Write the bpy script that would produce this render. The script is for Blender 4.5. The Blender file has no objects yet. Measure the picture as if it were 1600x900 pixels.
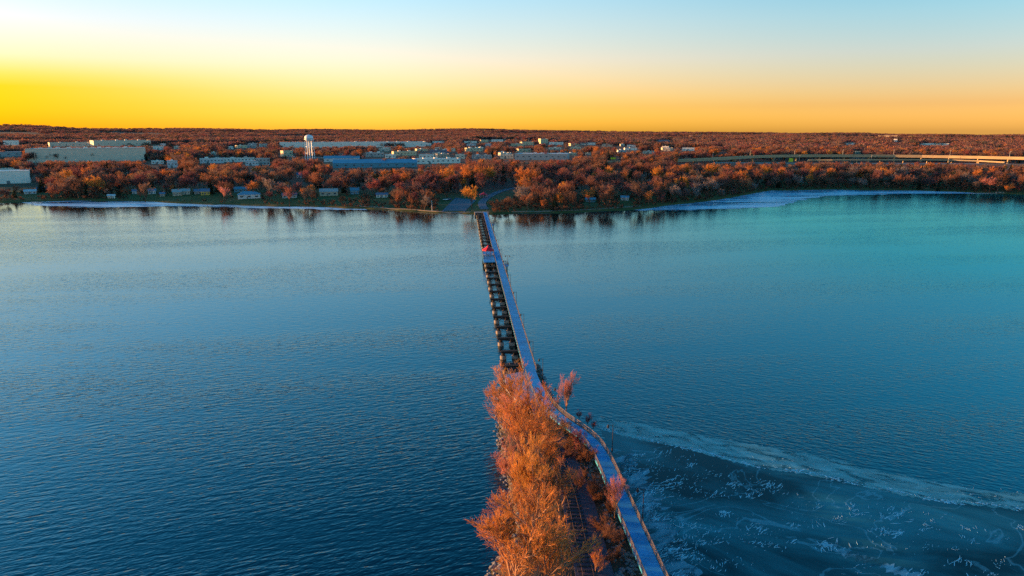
import bpy, math, random
import numpy as np
from mathutils import Vector
R = math.radians
sc = bpy.context.scene
COL = sc.collection

# ------------------------------------------------------------------ camera, sky, sun, exposure
F, CX, CY, CAMZ, PITCH = 1070.0, 800.0, 450.0, 60.0, 12.9
cam = bpy.data.objects.new('camera', bpy.data.cameras.new('camera')); COL.objects.link(cam)
cam.data.sensor_width = 36; cam.data.lens = 36 * F / 1600; cam.data.clip_end = 60000; cam.data.clip_start = 0.5
cam.location = (0, 0, CAMZ); cam.rotation_euler = (R(90 - PITCH), 0, 0)
sc.camera = cam
SUN_EL, SUN_AZ = 3.0, -79.0          # degrees; azimuth measured clockwise from +Y (the view direction)
w = bpy.data.worlds.new('World'); sc.world = w; w.use_nodes = True
nt = w.node_tree; bg = nt.nodes['Background']; L = nt.links.new
sky = nt.nodes.new('ShaderNodeTexSky'); sky.sky_type = 'NISHITA'; sky.sun_disc = False
sky.sun_elevation = R(SUN_EL + .8); sky.sun_rotation = R(SUN_AZ); sky.altitude = 200
sky.air_density = 1; sky.dust_density = 1; sky.ozone_density = 3
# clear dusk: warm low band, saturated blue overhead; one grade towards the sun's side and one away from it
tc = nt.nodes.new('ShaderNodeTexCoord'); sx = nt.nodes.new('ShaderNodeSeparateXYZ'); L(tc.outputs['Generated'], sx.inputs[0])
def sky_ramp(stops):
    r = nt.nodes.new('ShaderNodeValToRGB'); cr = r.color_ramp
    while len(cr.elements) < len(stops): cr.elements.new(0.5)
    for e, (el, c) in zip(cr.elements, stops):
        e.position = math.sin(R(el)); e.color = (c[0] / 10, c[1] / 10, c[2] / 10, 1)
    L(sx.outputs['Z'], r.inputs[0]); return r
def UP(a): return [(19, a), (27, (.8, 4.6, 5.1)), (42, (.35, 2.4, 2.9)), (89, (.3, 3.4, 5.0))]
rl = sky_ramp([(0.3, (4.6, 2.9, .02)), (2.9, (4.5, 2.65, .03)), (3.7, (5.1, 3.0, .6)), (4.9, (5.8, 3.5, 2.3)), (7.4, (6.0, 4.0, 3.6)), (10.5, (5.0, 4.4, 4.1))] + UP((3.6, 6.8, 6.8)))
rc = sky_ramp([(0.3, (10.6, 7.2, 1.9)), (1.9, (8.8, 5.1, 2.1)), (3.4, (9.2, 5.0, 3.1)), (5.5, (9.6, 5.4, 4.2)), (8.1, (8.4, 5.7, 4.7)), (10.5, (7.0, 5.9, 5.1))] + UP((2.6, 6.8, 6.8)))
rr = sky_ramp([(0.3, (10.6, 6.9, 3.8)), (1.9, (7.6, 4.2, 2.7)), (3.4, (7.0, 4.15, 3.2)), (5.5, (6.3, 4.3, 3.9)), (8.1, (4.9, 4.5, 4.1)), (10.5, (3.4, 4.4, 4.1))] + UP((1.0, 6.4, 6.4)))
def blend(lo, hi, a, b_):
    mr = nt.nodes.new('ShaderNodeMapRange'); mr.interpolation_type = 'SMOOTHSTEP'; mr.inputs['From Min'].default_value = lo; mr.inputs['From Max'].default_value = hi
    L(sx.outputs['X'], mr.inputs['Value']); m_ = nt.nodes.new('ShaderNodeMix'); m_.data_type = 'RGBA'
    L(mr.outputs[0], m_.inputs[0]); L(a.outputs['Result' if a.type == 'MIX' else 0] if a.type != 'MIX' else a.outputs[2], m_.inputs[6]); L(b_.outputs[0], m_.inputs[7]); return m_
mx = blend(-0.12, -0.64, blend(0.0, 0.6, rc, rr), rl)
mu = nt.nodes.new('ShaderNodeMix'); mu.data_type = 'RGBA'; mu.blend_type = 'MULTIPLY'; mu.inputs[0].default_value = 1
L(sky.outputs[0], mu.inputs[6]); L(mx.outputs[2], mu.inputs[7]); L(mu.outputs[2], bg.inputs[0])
EXPO = 2.32
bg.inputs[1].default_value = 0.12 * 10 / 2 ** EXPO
sun = bpy.data.objects.new('sun', bpy.data.lights.new('sun', 'SUN')); COL.objects.link(sun)
sun.data.energy = 2.9; sun.data.angle = R(0.6); sun.data.color = (1.0, 0.50, 0.17)
_d = Vector((math.sin(R(SUN_AZ)) * math.cos(R(SUN_EL)), math.cos(R(SUN_AZ)) * math.cos(R(SUN_EL)), math.sin(R(SUN_EL))))
sun.rotation_euler = (-_d).to_track_quat('-Z', 'Y').to_euler()
vs = sc.view_settings
vs.view_transform = 'Standard'; vs.look = 'None'; vs.gamma = 1; vs.exposure = EXPO; vs.use_curve_mapping = False
sc.cycles.use_denoising = False; sc.cycles.max_bounces = 5; sc.cycles.diffuse_bounces = 1; sc.cycles.glossy_bounces = 3; sc.cycles.transparent_max_bounces = 8

# ------------------------------------------------------------------ geometry of the view
CP, SP = math.cos(R(PITCH)), math.sin(R(PITCH))
def ray(px, py):
    a, b = px - CX, CY - py
    return Vector((a, F * CP + b * SP, -F * SP + b * CP))
def at(px, py, z=0.0):
    d = ray(px, py); t = (z - CAMZ) / d.z
    return Vector((d.x * t, d.y * t, z))
def proj(x, y, z):
    zz = z - CAMZ
    dep = y * CP - zz * SP
    return CX + F * x / dep, CY - F * (y * SP + zz * CP) / dep
def sstep(a, b, x):
    t = np.clip((x - a) / (b - a), 0, 1); return t * t * (3 - 2 * t)

SHORE_PX = [(-400, 313), (-150, 316), (0, 316), (50, 316), (120, 313.5), (200, 314), (260, 317), (330, 320), (400, 322), (500, 324), (600, 328), (660, 331), (700, 333.5), (745, 335),
            (790, 334), (850, 333), (900, 332), (950, 330), (1000, 327), (1050, 321), (1100, 315), (1150, 308), (1180, 302), (1205, 298), (1300, 296.5), (1400, 297.5), (1500, 300), (1560, 303), (1600, 304.5), (1750, 306), (2000, 308)]
_sh = [at(a, b, 0) for a, b in SHORE_PX]
SH_AZ = np.array([math.atan2(p.x, p.y) for p in _sh]); SH_D = np.array([math.hypot(p.x, p.y) for p in _sh])
SKY_PX = [(-600, 194), (0, 196), (60, 197), (110, 200), (200, 201), (320, 201), (450, 202.5), (600, 204), (690, 203.5), (745, 202), (830, 204), (930, 205.5), (1010, 206), (1200, 207.5), (1300, 208), (1450, 210), (1600, 211), (2200, 212)]
RIDGE = 7200.0
SK_AZ, SK_Z = [], []
for a, b in SKY_PX:
    d = ray(a, b); t = RIDGE / math.hypot(d.x, d.y); SK_AZ.append(math.atan2(d.x, d.y)); SK_Z.append(CAMZ + d.z * t - 11)
SK_AZ, SK_Z = np.array(SK_AZ), np.array(SK_Z)
def shore_d(az):
    wob = 2.2 * np.sin(az * 61) + 1.3 * np.sin(az * 143 + 1) + 0.7 * np.sin(az * 331 + 2)
    return np.interp(az, SH_AZ, SH_D) + wob
def tz(x, y):
    x = np.asarray(x, float); y = np.asarray(y, float)
    r = np.hypot(x, y); az = np.arctan2(x, y); s = r - shore_d(az)
    z = np.interp(s, [-60, -6, 0, 4, 60, 300, 1500, 9000], [-6, -1.2, 0.0, 0.9, 2.6, 7, 12, 14])
    t = np.clip((s - 1100) / (RIDGE - 1700), 0, 1)
    rz = np.interp(az, SK_AZ, SK_Z)
    z = z + (rz - 13) * t ** 1.5
    k = sstep(80, 900, s) * (0.4 + t * 2.2)
    z = z + k * (1.6 * np.sin(x * .0042 + 1) * np.sin(y * .0033) + 1.5 * np.sin(x * .0011 + y * .0021) + 1.2 * np.sin(x * .0071 - y * .0052))
    z = z - sstep(RIDGE + 100, RIDGE + 2500, r) * 120
    return z
def ground(px, py):
    z = 3.0
    for _ in range(40):
        p = at(px, py, min(z, CAMZ - 4)); zn = float(tz(p.x, p.y)); z = z * 0.5 + zn * 0.5
    return Vector((p.x, p.y, float(tz(p.x, p.y))))

# ------------------------------------------------------------------ materials
MATS = {}
def new_mat(name):
    m = bpy.data.materials.new(name); m.use_nodes = True; n = m.node_tree
    return m, n, n.nodes['Principled BSDF']
def mat(name, col, rough=0.8, var=0.18, scale=0.6, metal=0.0, spec=0.3, bump=0.0, dirt=None):
    """plain surface with noise variation, some wear of its own and optional relief"""
    if name in MATS: return MATS[name]
    m, n, b = new_mat(name)
    t = n.nodes.new('ShaderNodeTexCoord')
    ns = n.nodes.new('ShaderNodeTexNoise'); ns.inputs['Scale'].default_value = scale; ns.inputs['Detail'].default_value = 6; ns.inputs['Roughness'].default_value = .65
    n.links.new(t.outputs['Object'], ns.inputs[0])
    r = n.nodes.new('ShaderNodeValToRGB'); e = r.color_ramp.elements
    e[0].position = .3; e[1].position = .7
    d = dirt or tuple(c * (1 - var) for c in col)
    e[0].color = (*d, 1); e[1].color = (*[min(1, c * (1 + var)) for c in col], 1)
    n.links.new(ns.outputs[0], r.inputs[0]); n.links.new(r.outputs[0], b.inputs['Base Color'])
    b.inputs['Roughness'].default_value = rough; b.inputs['Metallic'].default_value = metal; b.inputs['Specular IOR Level'].default_value = spec
    if bump:
        bp = n.nodes.new('ShaderNodeBump'); bp.inputs['Distance'].default_value = bump; n.links.new(ns.outputs[0], bp.inputs['Height']); n.links.new(bp.outputs[0], b.inputs['Normal'])
    MATS[name] = m; return m
def tree_mat(name, cols, rough=0.85):
    """bark or twigs; the hue differs from tree to tree"""
    m, n, b = new_mat(name)
    oi = n.nodes.new('ShaderNodeObjectInfo'); r = n.nodes.new('ShaderNodeValToRGB'); cr = r.color_ramp
    while len(cr.elements) < len(cols): cr.elements.new(.5)
    for i, (e, c) in enumerate(zip(cr.elements, cols)): e.position = i / max(1, len(cols) - 1); e.color = (*c, 1)
    n.links.new(oi.outputs['Random'], r.inputs[0])
    g = n.nodes.new('ShaderNodeNewGeometry'); ns = n.nodes.new('ShaderNodeTexNoise'); ns.inputs['Scale'].default_value = .35; ns.inputs['Detail'].default_value = 3
    n.links.new(g.outputs['Position'], ns.inputs[0])
    mp = n.nodes.new('ShaderNodeMapRange'); mp.inputs[1].default_value = .3; mp.inputs[2].default_value = .7; mp.inputs[3].default_value = .6; mp.inputs[4].default_value = 1.35
    n.links.new(ns.outputs[0], mp.inputs[0])
    k = n.nodes.new('ShaderNodeMix'); k.data_type = 'RGBA'; k.blend_type = 'MULTIPLY'; k.inputs[0].default_value = 1
    n.links.new(r.outputs[0], k.inputs[6]); n.links.new(mp.outputs[0], k.inputs[7]); n.links.new(k.outputs[2], b.inputs['Base Color'])
    b.inputs['Roughness'].default_value = rough; b.inputs['Specular IOR Level'].default_value = .15
    tl = n.nodes.new('ShaderNodeBsdfTranslucent'); ms = n.nodes.new('ShaderNodeMixShader'); ms.inputs[0].default_value = .38      # light wraps round thin round twigs
    n.links.new(k.outputs[2], tl.inputs[0]); n.links.new(b.outputs[0], ms.inputs[1]); n.links.new(tl.outputs[0], ms.inputs[2]); n.links.new(ms.outputs[0], n.nodes['Material Output'].inputs[0])
    MATS[name] = m; return m
BARK = tree_mat('bark', [(.17, .10, .07), (.13, .08, .06), (.22, .14, .10)])
TWIG = tree_mat('bare_twigs', [(.29, .11, .075), (.16, .085, .08), (.34, .13, .065), (.20, .14, .12), (.30, .09, .08), (.14, .08, .075), (.24, .15, .10), (.36, .14, .07)])
WILLOW = tree_mat('willow_twigs', [(.60, .23, .05), (.52, .18, .06), (.64, .28, .05)])
PINK = tree_mat('pinkish_twigs', [(.56, .22, .17), (.50, .19, .15)])
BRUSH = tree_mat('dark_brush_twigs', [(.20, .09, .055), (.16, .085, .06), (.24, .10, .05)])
GREY = tree_mat('grey_twigs', [(.30, .23, .20), (.22, .17, .15)])
RED = tree_mat('red_twigs', [(.36, .07, .06), (.28, .06, .06)])
NEEDLE = tree_mat('evergreen_needles', [(.025, .045, .025), (.035, .05, .03)])

# ------------------------------------------------------------------ mesh helpers
class MB:
    def __init__(s): s.v = []; s.f = []
    def poly(s, pts, faces):
        o = len(s.v); s.v += [tuple(p) for p in pts]; s.f += [tuple(i + o for i in f) for f in faces]; return s
    def box(s, x0, x1, y0, y1, z0, z1):
        return s.poly([(x0, y0, z0), (x1, y0, z0), (x1, y1, z0), (x0, y1, z0), (x0, y0, z1), (x1, y0, z1), (x1, y1, z1), (x0, y1, z1)],
                      [(0, 3, 2, 1), (4, 5, 6, 7), (0, 1, 5, 4), (1, 2, 6, 5), (2, 3, 7, 6), (3, 0, 4, 7)])
    def bar(s, a, b, wd, h=None):
        a, b = Vector(a), Vector(b); h = h or wd; d = (b - a).normalized()
        u = d.cross(Vector((0, 0, 1))); u = Vector((1, 0, 0)) if u.length < 1e-4 else u.normalized(); v = u.cross(d).normalized()
        P = [q + u * (i * wd / 2) + v * (j * h / 2) for q in (a, b) for i, j in ((-1, -1), (1, -1), (1, 1), (-1, 1))]
        return s.poly(P, [(0, 1, 2, 3), (7, 6, 5, 4), (0, 4, 5, 1), (1, 5, 6, 2), (2, 6, 7, 3), (3, 7, 4, 0)])
    def lathe(s, prof, n=16, c=(0, 0, 0)):
        P = []; fc = []
        for r, z in prof:
            for k in range(n): a = 2 * math.pi * k / n; P.append((c[0] + r * math.cos(a), c[1] + r * math.sin(a), c[2] + z))
        for i in range(len(prof) - 1):
            for k in range(n): fc.append((i * n + k, i * n + (k + 1) % n, (i + 1) * n + (k + 1) % n, (i + 1) * n + k))
        fc.append(tuple(range(n - 1, -1, -1))); fc.append(tuple((len(prof) - 1) * n + k for k in range(n)))
        return s.poly(P, fc)
    def mesh(s, name, m):
        me = bpy.data.meshes.new(name); me.from_pydata(s.v, [], s.f); me.update()
        for q in (m if isinstance(m, (list, tuple)) else [m]): me.materials.append(q)
        return me
    def build(s, name, m, parent=None, loc=None): return link(name, s.mesh(name, m), parent, loc)
def link(name, me, parent=None, loc=None, rz=0, scale=None):
    o = bpy.data.objects.new(name, me); COL.objects.link(o)
    if parent is not None: o.parent = parent
    if loc is not None: o.location = loc
    if rz: o.rotation_euler[2] = rz
    if scale: o.scale = scale
    return o
def tag(o, label=None, cat=None, group=None, kind=None):
    if label: o['label'] = label
    if cat: o['category'] = cat
    if group: o['group'] = group
    if kind: o['kind'] = kind
    return o
def thing(name, label, cat, loc=(0, 0, 0), rz=0, group=None, scale=None):
    return tag(link(name, None, None, loc, rz, scale), label, cat, group)
def np_mesh(name, V, Fq, mats, midx=None, smooth=False):
    """V (n,3); Fq (m,k) faces all of k corners"""
    me = bpy.data.meshes.new(name); V = np.asarray(V, np.float32); Fq = np.asarray(Fq, np.int32); m, k = Fq.shape
    me.vertices.add(len(V)); me.vertices.foreach_set('co', V.ravel())
    me.loops.add(m * k); me.loops.foreach_set('vertex_index', Fq.ravel())
    me.polygons.add(m); me.polygons.foreach_set('loop_start', np.arange(0, m * k, k, dtype=np.int32))
    for q in mats: me.materials.append(q)
    if midx is not None: me.polygons.foreach_set('material_index', np.asarray(midx, np.int32))
    if smooth: me.polygons.foreach_set('use_smooth', np.ones(m, bool))
    me.update(calc_edges=True); me.validate(); return me
def cr_line(P, step):
    """smooth curve through the points, resampled about every step metres"""
    P = [Vector(p) for p in P]; Q = [P[0] * 2 - P[1]] + P + [P[-1] * 2 - P[-2]]; out = []
    for i in range(1, len(Q) - 2):
        n = max(2, int((Q[i + 1] - Q[i]).length / 0.5))
        for k in range(n):
            t = k / n; a, b, c, d = Q[i - 1], Q[i], Q[i + 1], Q[i + 2]
            out.append(0.5 * ((2 * b) + (c - a) * t + (2 * a - 5 * b + 4 * c - d) * t * t + (3 * b - a - 3 * c + d) * t ** 3))
    out.append(P[-1]); res = [out[0]]; acc = 0
    for a, b in zip(out, out[1:]):
        acc += (b - a).length
        if acc >= step: res.append(b); acc = 0
    if (res[-1] - out[-1]).length > step * .3: res.append(out[-1])
    return res
def offs(P, d):
    out = []
    for i, p in enumerate(P):
        t = (P[min(i + 1, len(P) - 1)] - P[max(i - 1, 0)]); t.z = 0; t.normalize(); out.append(p + Vector((t.y, -t.x, 0)) * d)
    return out
def ribbon(P, wd, thick, mb=None):
    mb = mb or MB(); a, b = offs(P, -wd / 2), offs(P, wd / 2); n = len(P); V = []
    for p, q in zip(a, b): V += [p, q, q - Vector((0, 0, thick)), p - Vector((0, 0, thick))]
    fc = []
    for i in range(n - 1):
        o = i * 4
        for j in range(4): fc.append((o + j, o + (j + 1) % 4, o + 4 + (j + 1) % 4, o + 4 + j))
    fc += [(3, 2, 1, 0), tuple((n - 1) * 4 + j for j in range(4))]
    return mb.poly(V, fc)

# ------------------------------------------------------------------ lake
wm, n, b = new_mat('lake_water')
n.nodes.remove(b); dif = n.nodes.new('ShaderNodeBsdfDiffuse'); dif.inputs[0].default_value = (0.0, .014, .017, 1)
glo = n.nodes.new('ShaderNodeBsdfGlossy'); glo.inputs['Color'].default_value = (.55, .93, 1, 1); glo.inputs['Roughness'].default_value = .06     # blue-green cast put into the sky reflections
fre = n.nodes.new('ShaderNodeFresnel'); fre.inputs['IOR'].default_value = 1.85; wmx = n.nodes.new('ShaderNodeMixShader')
n.links.new(fre.outputs[0], wmx.inputs[0]); n.links.new(dif.outputs[0], wmx.inputs[1]); n.links.new(glo.outputs[0], wmx.inputs[2]); n.links.new(wmx.outputs[0], n.nodes['Material Output'].inputs[0])
g = n.nodes.new('ShaderNodeNewGeometry'); sp = n.nodes.new('ShaderNodeSeparateXYZ'); n.links.new(g.outputs['Position'], sp.inputs[0])
def waves(rot, sc_along, sc_cross, detail, rough=.5, dist=.4):
    mp = n.nodes.new('ShaderNodeMapping'); mp.vector_type = 'TEXTURE'; mp.inputs['Rotation'].default_value = (0, 0, R(rot)); mp.inputs['Scale'].default_value = (sc_along, sc_cross, 1)
    t = n.nodes.new('ShaderNodeTexNoise'); t.inputs['Scale'].default_value = 1; t.inputs['Detail'].default_value = detail; t.inputs['Roughness'].default_value = rough; t.inputs['Distortion'].default_value = dist
    n.links.new(g.outputs['Position'], mp.inputs[0]); n.links.new(mp.outputs[0], t.inputs[0]); return t.outputs[0]
def math_(op, a, bb):
    q = n.nodes.new('ShaderNodeMath'); q.operation = op
    for i, v in enumerate((a, bb)):
        if isinstance(v, (int, float)): q.inputs[i].default_value = v
        else: n.links.new(v, q.inputs[i])
    return q.outputs[0]
def rng_(v, a, bb, c, d):
    q = n.nodes.new('ShaderNodeMapRange'); q.interpolation_type = 'SMOOTHSTEP'; n.links.new(v, q.inputs[0])
    for i, x in enumerate((a, bb, c, d)): q.inputs[i + 1].default_value = x
    return q.outputs[0]
wl = math_('ADD', math_('MULTIPLY', waves(17, 3.2, .95, 2), .75), math_('MULTIPLY', waves(30, 1.5, .48, 2), .30))
wr = math_('ADD', math_('MULTIPLY', waves(-22, 2.8, .85, 2), .52), math_('MULTIPLY', waves(-35, 1.3, .45, 2), .30))
side = rng_(sp.outputs['X'], -8, 30, 0, 1)
mixw = math_('ADD', math_('MULTIPLY', wl, math_('SUBTRACT', 1, side)), math_('MULTIPLY', wr, side))
calm = math_('MAXIMUM', rng_(sp.outputs['Y'], 360, 580, 1.0, .2), rng_(sp.outputs['X'], 20, 260, .1, .9))                     # water lies calmer in the lee of the far shore
gust = rng_(waves(8, 220, 42, 4), .34, .66, .58, 1.22)               # patches of wind
near_ = rng_(sp.outputs['Y'], 90, 300, 1.9, 1.0)                      # steeper chop where the fetch is longest
hgt = math_('MULTIPLY', math_('MULTIPLY', math_('MULTIPLY', mixw, near_), calm), gust)
bp = n.nodes.new('ShaderNodeBump'); bp.inputs['Distance'].default_value = .105; bp.inputs['Strength'].default_value = 1
n.links.new(hgt, bp.inputs['Height'])
for q in (dif, glo, fre): n.links.new(bp.outputs[0], q.inputs['Normal'])
def tint_(a, c, sock):                                                # right bay: bluer sky reflection painted into gloss tint; body greener and more turbid
    q = n.nodes.new('ShaderNodeMix'); q.data_type = 'RGBA'; q.inputs[6].default_value = (*a, 1); q.inputs[7].default_value = (*c, 1); n.links.new(math_('MULTIPLY', rng_(sp.outputs['X'], -20, 210, 0, 1), rng_(sp.outputs['Y'], 110, 330, .35, 1)), q.inputs[0]); n.links.new(q.outputs[2], sock)
tint_((.72, .93, 1), (.20, .87, 1), glo.inputs['Color']); tint_((0, .004, .005), (0, .034, .046), dif.inputs[0])
lake = MB().poly([(-9000, -2500, 0), (9000, -2500, 0), (9000, 3500, 0), (-9000, 3500, 0)], [(0, 1, 2, 3)]).build('lake', wm); tag(lake, kind='structure')

# ------------------------------------------------------------------ land across the lake
gm, n, b = new_mat('land')
g = n.nodes.new('ShaderNodeNewGeometry')
def nz(scale, det=5):
    t = n.nodes.new('ShaderNodeTexNoise'); t.inputs['Scale'].default_value = scale; t.inputs['Detail'].default_value = det; n.links.new(g.outputs['Position'], t.inputs[0]); return t.outputs[0]
def ramp(v, stops):
    r = n.nodes.new('ShaderNodeValToRGB'); cr = r.color_ramp
    while len(cr.elements) < len(stops): cr.elements.new(.5)
    for e, (p, c) in zip(cr.elements, stops): e.position = p; e.color = (*c, 1)
    n.links.new(v, r.inputs[0]); return r.outputs[0]
grass = ramp(nz(.035), [(.3, (.055, .065, .018)), (.5, (.10, .095, .028)), (.7, (.13, .10, .04))])
wood = ramp(nz(.012, 8), [(.3, (.12, .06, .045)), (.5, (.20, .085, .055)), (.7, (.26, .13, .06))])
att = n.nodes.new('ShaderNodeAttribute'); att.attribute_name = 'inland'
mk = n.nodes.new('ShaderNodeMix'); mk.data_type = 'RGBA'
n.links.new(att.outputs['Fac'], mk.inputs[0]); n.links.new(grass, mk.inputs[6]); n.links.new(wood, mk.inputs[7])
n.links.new(mk.outputs[2], b.inputs['Base Color']); b.inputs['Roughness'].default_value = .95; b.inputs['Specular IOR Level'].default_value = .1
azs = np.linspace(R(-58), R(58), 420)
ss = np.concatenate([np.array([-60, -20, -6, -2, 0, 1.5, 4, 8, 14]), np.geomspace(22, 10500, 110)])
A, S = np.meshgrid(azs, ss, indexing='ij'); D = shore_d(A) + S
X, Y = D * np.sin(A), D * np.cos(A); Z = tz(X, Y)
na, nr = A.shape; I = np.arange(na * nr).reshape(na, nr)
Q = np.stack([I[:-1, :-1], I[:-1, 1:], I[1:, 1:], I[1:, :-1]], -1).reshape(-1, 4)[:, ::-1]
me = np_mesh('land', np.stack([X, Y, Z], -1).reshape(-1, 3), Q, [gm], smooth=True)
at_ = me.attributes.new('inland', 'FLOAT', 'POINT'); at_.data.foreach_set('value', sstep(60, 200, S).ravel().astype(np.float32))
tag(link('land', me), kind='structure')

def drape(name, pts, wd, m, lift=.25, step=12, label=None):
    P = cr_line([ground(a, c) for a, c in pts], step)
    P = [Vector((p.x, p.y, float(tz(p.x, p.y)) + lift)) for p in P]
    return tag(ribbon(P, wd, .5).build(name, m), label, kind='structure')
ASPH = mat('asphalt', (.10, .10, .13), .8, .2, .2)
PALE = mat('pale_concrete_road', (.34, .32, .30), .8, .15, .05)
drape('access_road', [(757, 327), (753, 317), (763, 308), (782, 299), (812, 293), (870, 290)], 6.5, ASPH)
drape('shore_path', [(560, 322), (640, 327), (690, 330.5), (735, 331.5)], 2.2, mat('gravel_path', (.25, .2, .16), .9), .2, 6)
drape('point_path', [(800, 331), (850, 330), (900, 328.5), (960, 325), (1000, 322)], 2.0, MATS['gravel_path'], .2, 6)
drape('distant_road', [(190, 232), (250, 236), (330, 240), (420, 243.5), (520, 247)], 14, PALE, .4, 30)
drape('frontage_road', [(1115, 254.5), (1200, 255), (1300, 255.5), (1400, 256), (1500, 256), (1640, 257)], 13, PALE, .5, 25)
lot = [ground(*q) for q in ((690, 331), (726, 331.5), (744, 313), (712, 309))]
lotc = sum(lot, Vector()) / 4
pk = MB(); N = 8; V = []
for i in range(N + 1):
    for j in range(N + 1):
        u, v = i / N, j / N; p = (lot[0] * (1 - u) + lot[1] * u) * (1 - v) + (lot[3] * (1 - u) + lot[2] * u) * v
        V.append((p.x, p.y, float(tz(p.x, p.y)) + .22))
pk.poly(V, [(i * (N + 1) + j, (i + 1) * (N + 1) + j, (i + 1) * (N + 1) + j + 1, i * (N + 1) + j + 1) for i in range(N) for j in range(N)])
tag(pk.build('parking_lot', mat('lot_asphalt', (.07, .08, .11), .7, .25, .15)), kind='structure')

# ------------------------------------------------------------------ ice
def ice_mat(name, base, white, cut, scale, stretch, rough=.35, rot=0, detail=7, soft=.09, hole=None, veins=False):
    m, n, b = new_mat(name)
    g = n.nodes.new('ShaderNodeNewGeometry'); mp = n.nodes.new('ShaderNodeMapping'); mp.vector_type = 'TEXTURE'; mp.inputs['Scale'].default_value = (stretch[0], stretch[1], 1); mp.inputs['Rotation'].default_value = (0, 0, R(rot))
    t = n.nodes.new('ShaderNodeTexNoise'); t.inputs['Scale'].default_value = scale; t.inputs['Detail'].default_value = detail; t.inputs['Roughness'].default_value = .62; t.inputs['Distortion'].default_value = .6
    n.links.new(g.outputs['Position'], mp.inputs[0]); n.links.new(mp.outputs[0], t.inputs[0])
    r = n.nodes.new('ShaderNodeValToRGB'); e = r.color_ramp.elements; e[0].position = cut - soft; e[1].position = cut + soft; e[0].color = (*base, 1); e[1].color = (*white, 1)
    n.links.new(t.outputs[0], r.inputs[0]); n.links.new(r.outputs[0], b.inputs['Base Color'])
    b.inputs['Roughness'].default_value = rough; b.inputs['IOR'].default_value = 1.31
    if veins:                                                        # refrozen cracks
        v = n.nodes.new('ShaderNodeTexNoise'); v.inputs['Scale'].default_value = .055; v.inputs['Detail'].default_value = 5; v.inputs['Distortion'].default_value = 1.2; n.links.new(g.outputs['Position'], v.inputs[0])
        q1 = n.nodes.new('ShaderNodeMath'); q1.operation = 'SUBTRACT'; q1.inputs[1].default_value = .5; n.links.new(v.outputs[0], q1.inputs[0])
        q2 = n.nodes.new('ShaderNodeMath'); q2.operation = 'ABSOLUTE'; n.links.new(q1.outputs[0], q2.inputs[0])
        q3 = n.nodes.new('ShaderNodeMapRange'); q3.inputs[1].default_value = .010; q3.inputs[2].default_value = .002; n.links.new(q2.outputs[0], q3.inputs[0])
        q4 = n.nodes.new('ShaderNodeMath'); q4.operation = 'MULTIPLY'; n.links.new(q3.outputs[0], q4.inputs[0]); n.links.new(t.outputs[0], q4.inputs[1])
        mx_ = n.nodes.new('ShaderNodeMix'); mx_.data_type = 'RGBA'; mx_.inputs[7].default_value = (.16, .34, .38, 1); n.links.new(q4.outputs[0], mx_.inputs[0]); n.links.new(r.outputs[0], mx_.inputs[6]); n.links.new(mx_.outputs[2], b.inputs['Base Color'])
    if hole is not None:
        h = n.nodes.new('ShaderNodeMapRange'); h.inputs[1].default_value = hole - .06; h.inputs[2].default_value = hole + .06; n.links.new(t.outputs[0], h.inputs[0]); n.links.new(h.outputs[0], b.inputs['Alpha'])
    return m
def sheet(name, up, lo, z, m, label, nx=90, jit=0.0, seed=1):
    """ice between two pixel-derived shore lines, subdivided, with an uneven rim"""
    rg = random.Random(seed); U = cr_line([at(a, c, z) for a, c in up], .5) if 0 else [at(a, c, z) for a, c in up]; Lo = [at(a, c, z) for a, c in lo]
    def res(P):
        ln = [0]
        for a, c in zip(P, P[1:]): ln.append(ln[-1] + (c - a).length)
        T = np.linspace(0, ln[-1], nx); return [Vector([float(np.interp(t, ln, [p[k] for p in P])) for k in range(3)]) for t in T]
    U, Lo = res(U), res(Lo); mb = MB(); V = []
    for i, (a, c) in enumerate(zip(U, Lo)):
        d = (c - a).normalized()
        a = a + d * rg.uniform(-jit, jit); c = c + d * rg.uniform(-jit, jit)
        V += [a + (c - a) * (k / 4) for k in range(5)]
    mb.poly(V, [(i * 5 + k, i * 5 + k + 1, i * 5 + 6 + k, i * 5 + 5 + k) for i in range(nx - 1) for k in range(4)])
    return tag(mb.build(name, m), label, kind='structure')
FROST = ice_mat('shore_ice', (.14, .28, .40), (.42, .58, .70), .50, .06, (6, 1), hole=.43)
sheet('shore_ice', [(28, 315), (120, 312), (200, 312.5), (262, 315.5), (330, 318.5), (400, 320.5), (500, 322.5), (570, 326)],
      [(40, 317.5), (60, 321.5), (130, 323.8), (210, 323.5), (262, 322), (330, 323), (400, 325), (575, 328.5)], .03, FROST, 'pale blue ice along the left part of the far shore', jit=3, seed=2)
sheet('shore_ice', [(985, 327), (1050, 319.5), (1100, 313), (1150, 306), (1180, 300), (1205, 296), (1300, 295), (1400, 296), (1500, 298.5), (1560, 301.5)],
      [(1000, 329), (1060, 328.6), (1120, 327), (1180, 325), (1220, 321.5), (1250, 313), (1290, 306), (1400, 303.5), (1500, 302.7), (1565, 303)], .03, FROST, 'pale blue ice filling the bay on the right of the far shore', jit=3, seed=3)
DARK = ice_mat('dark_ice', (.0, .006, .010), (.035, .19, .21), .54, .07, (2.4, 1), rough=.22, rot=-25, soft=.12, veins=True)
SLUSH = ice_mat('slush', (.05, .18, .18), (.22, .46, .44), .52, .55, (2.5, 1), rough=.5, rot=-28, soft=.16, hole=.40)
rim = [(938, 668), (970, 678), (1030, 690), (1090, 703), (1140, 718), (1200, 731), (1260, 738), (1330, 753), (1400, 769), (1450, 780), (1520, 786), (1600, 796), (1800, 815)]
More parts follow.
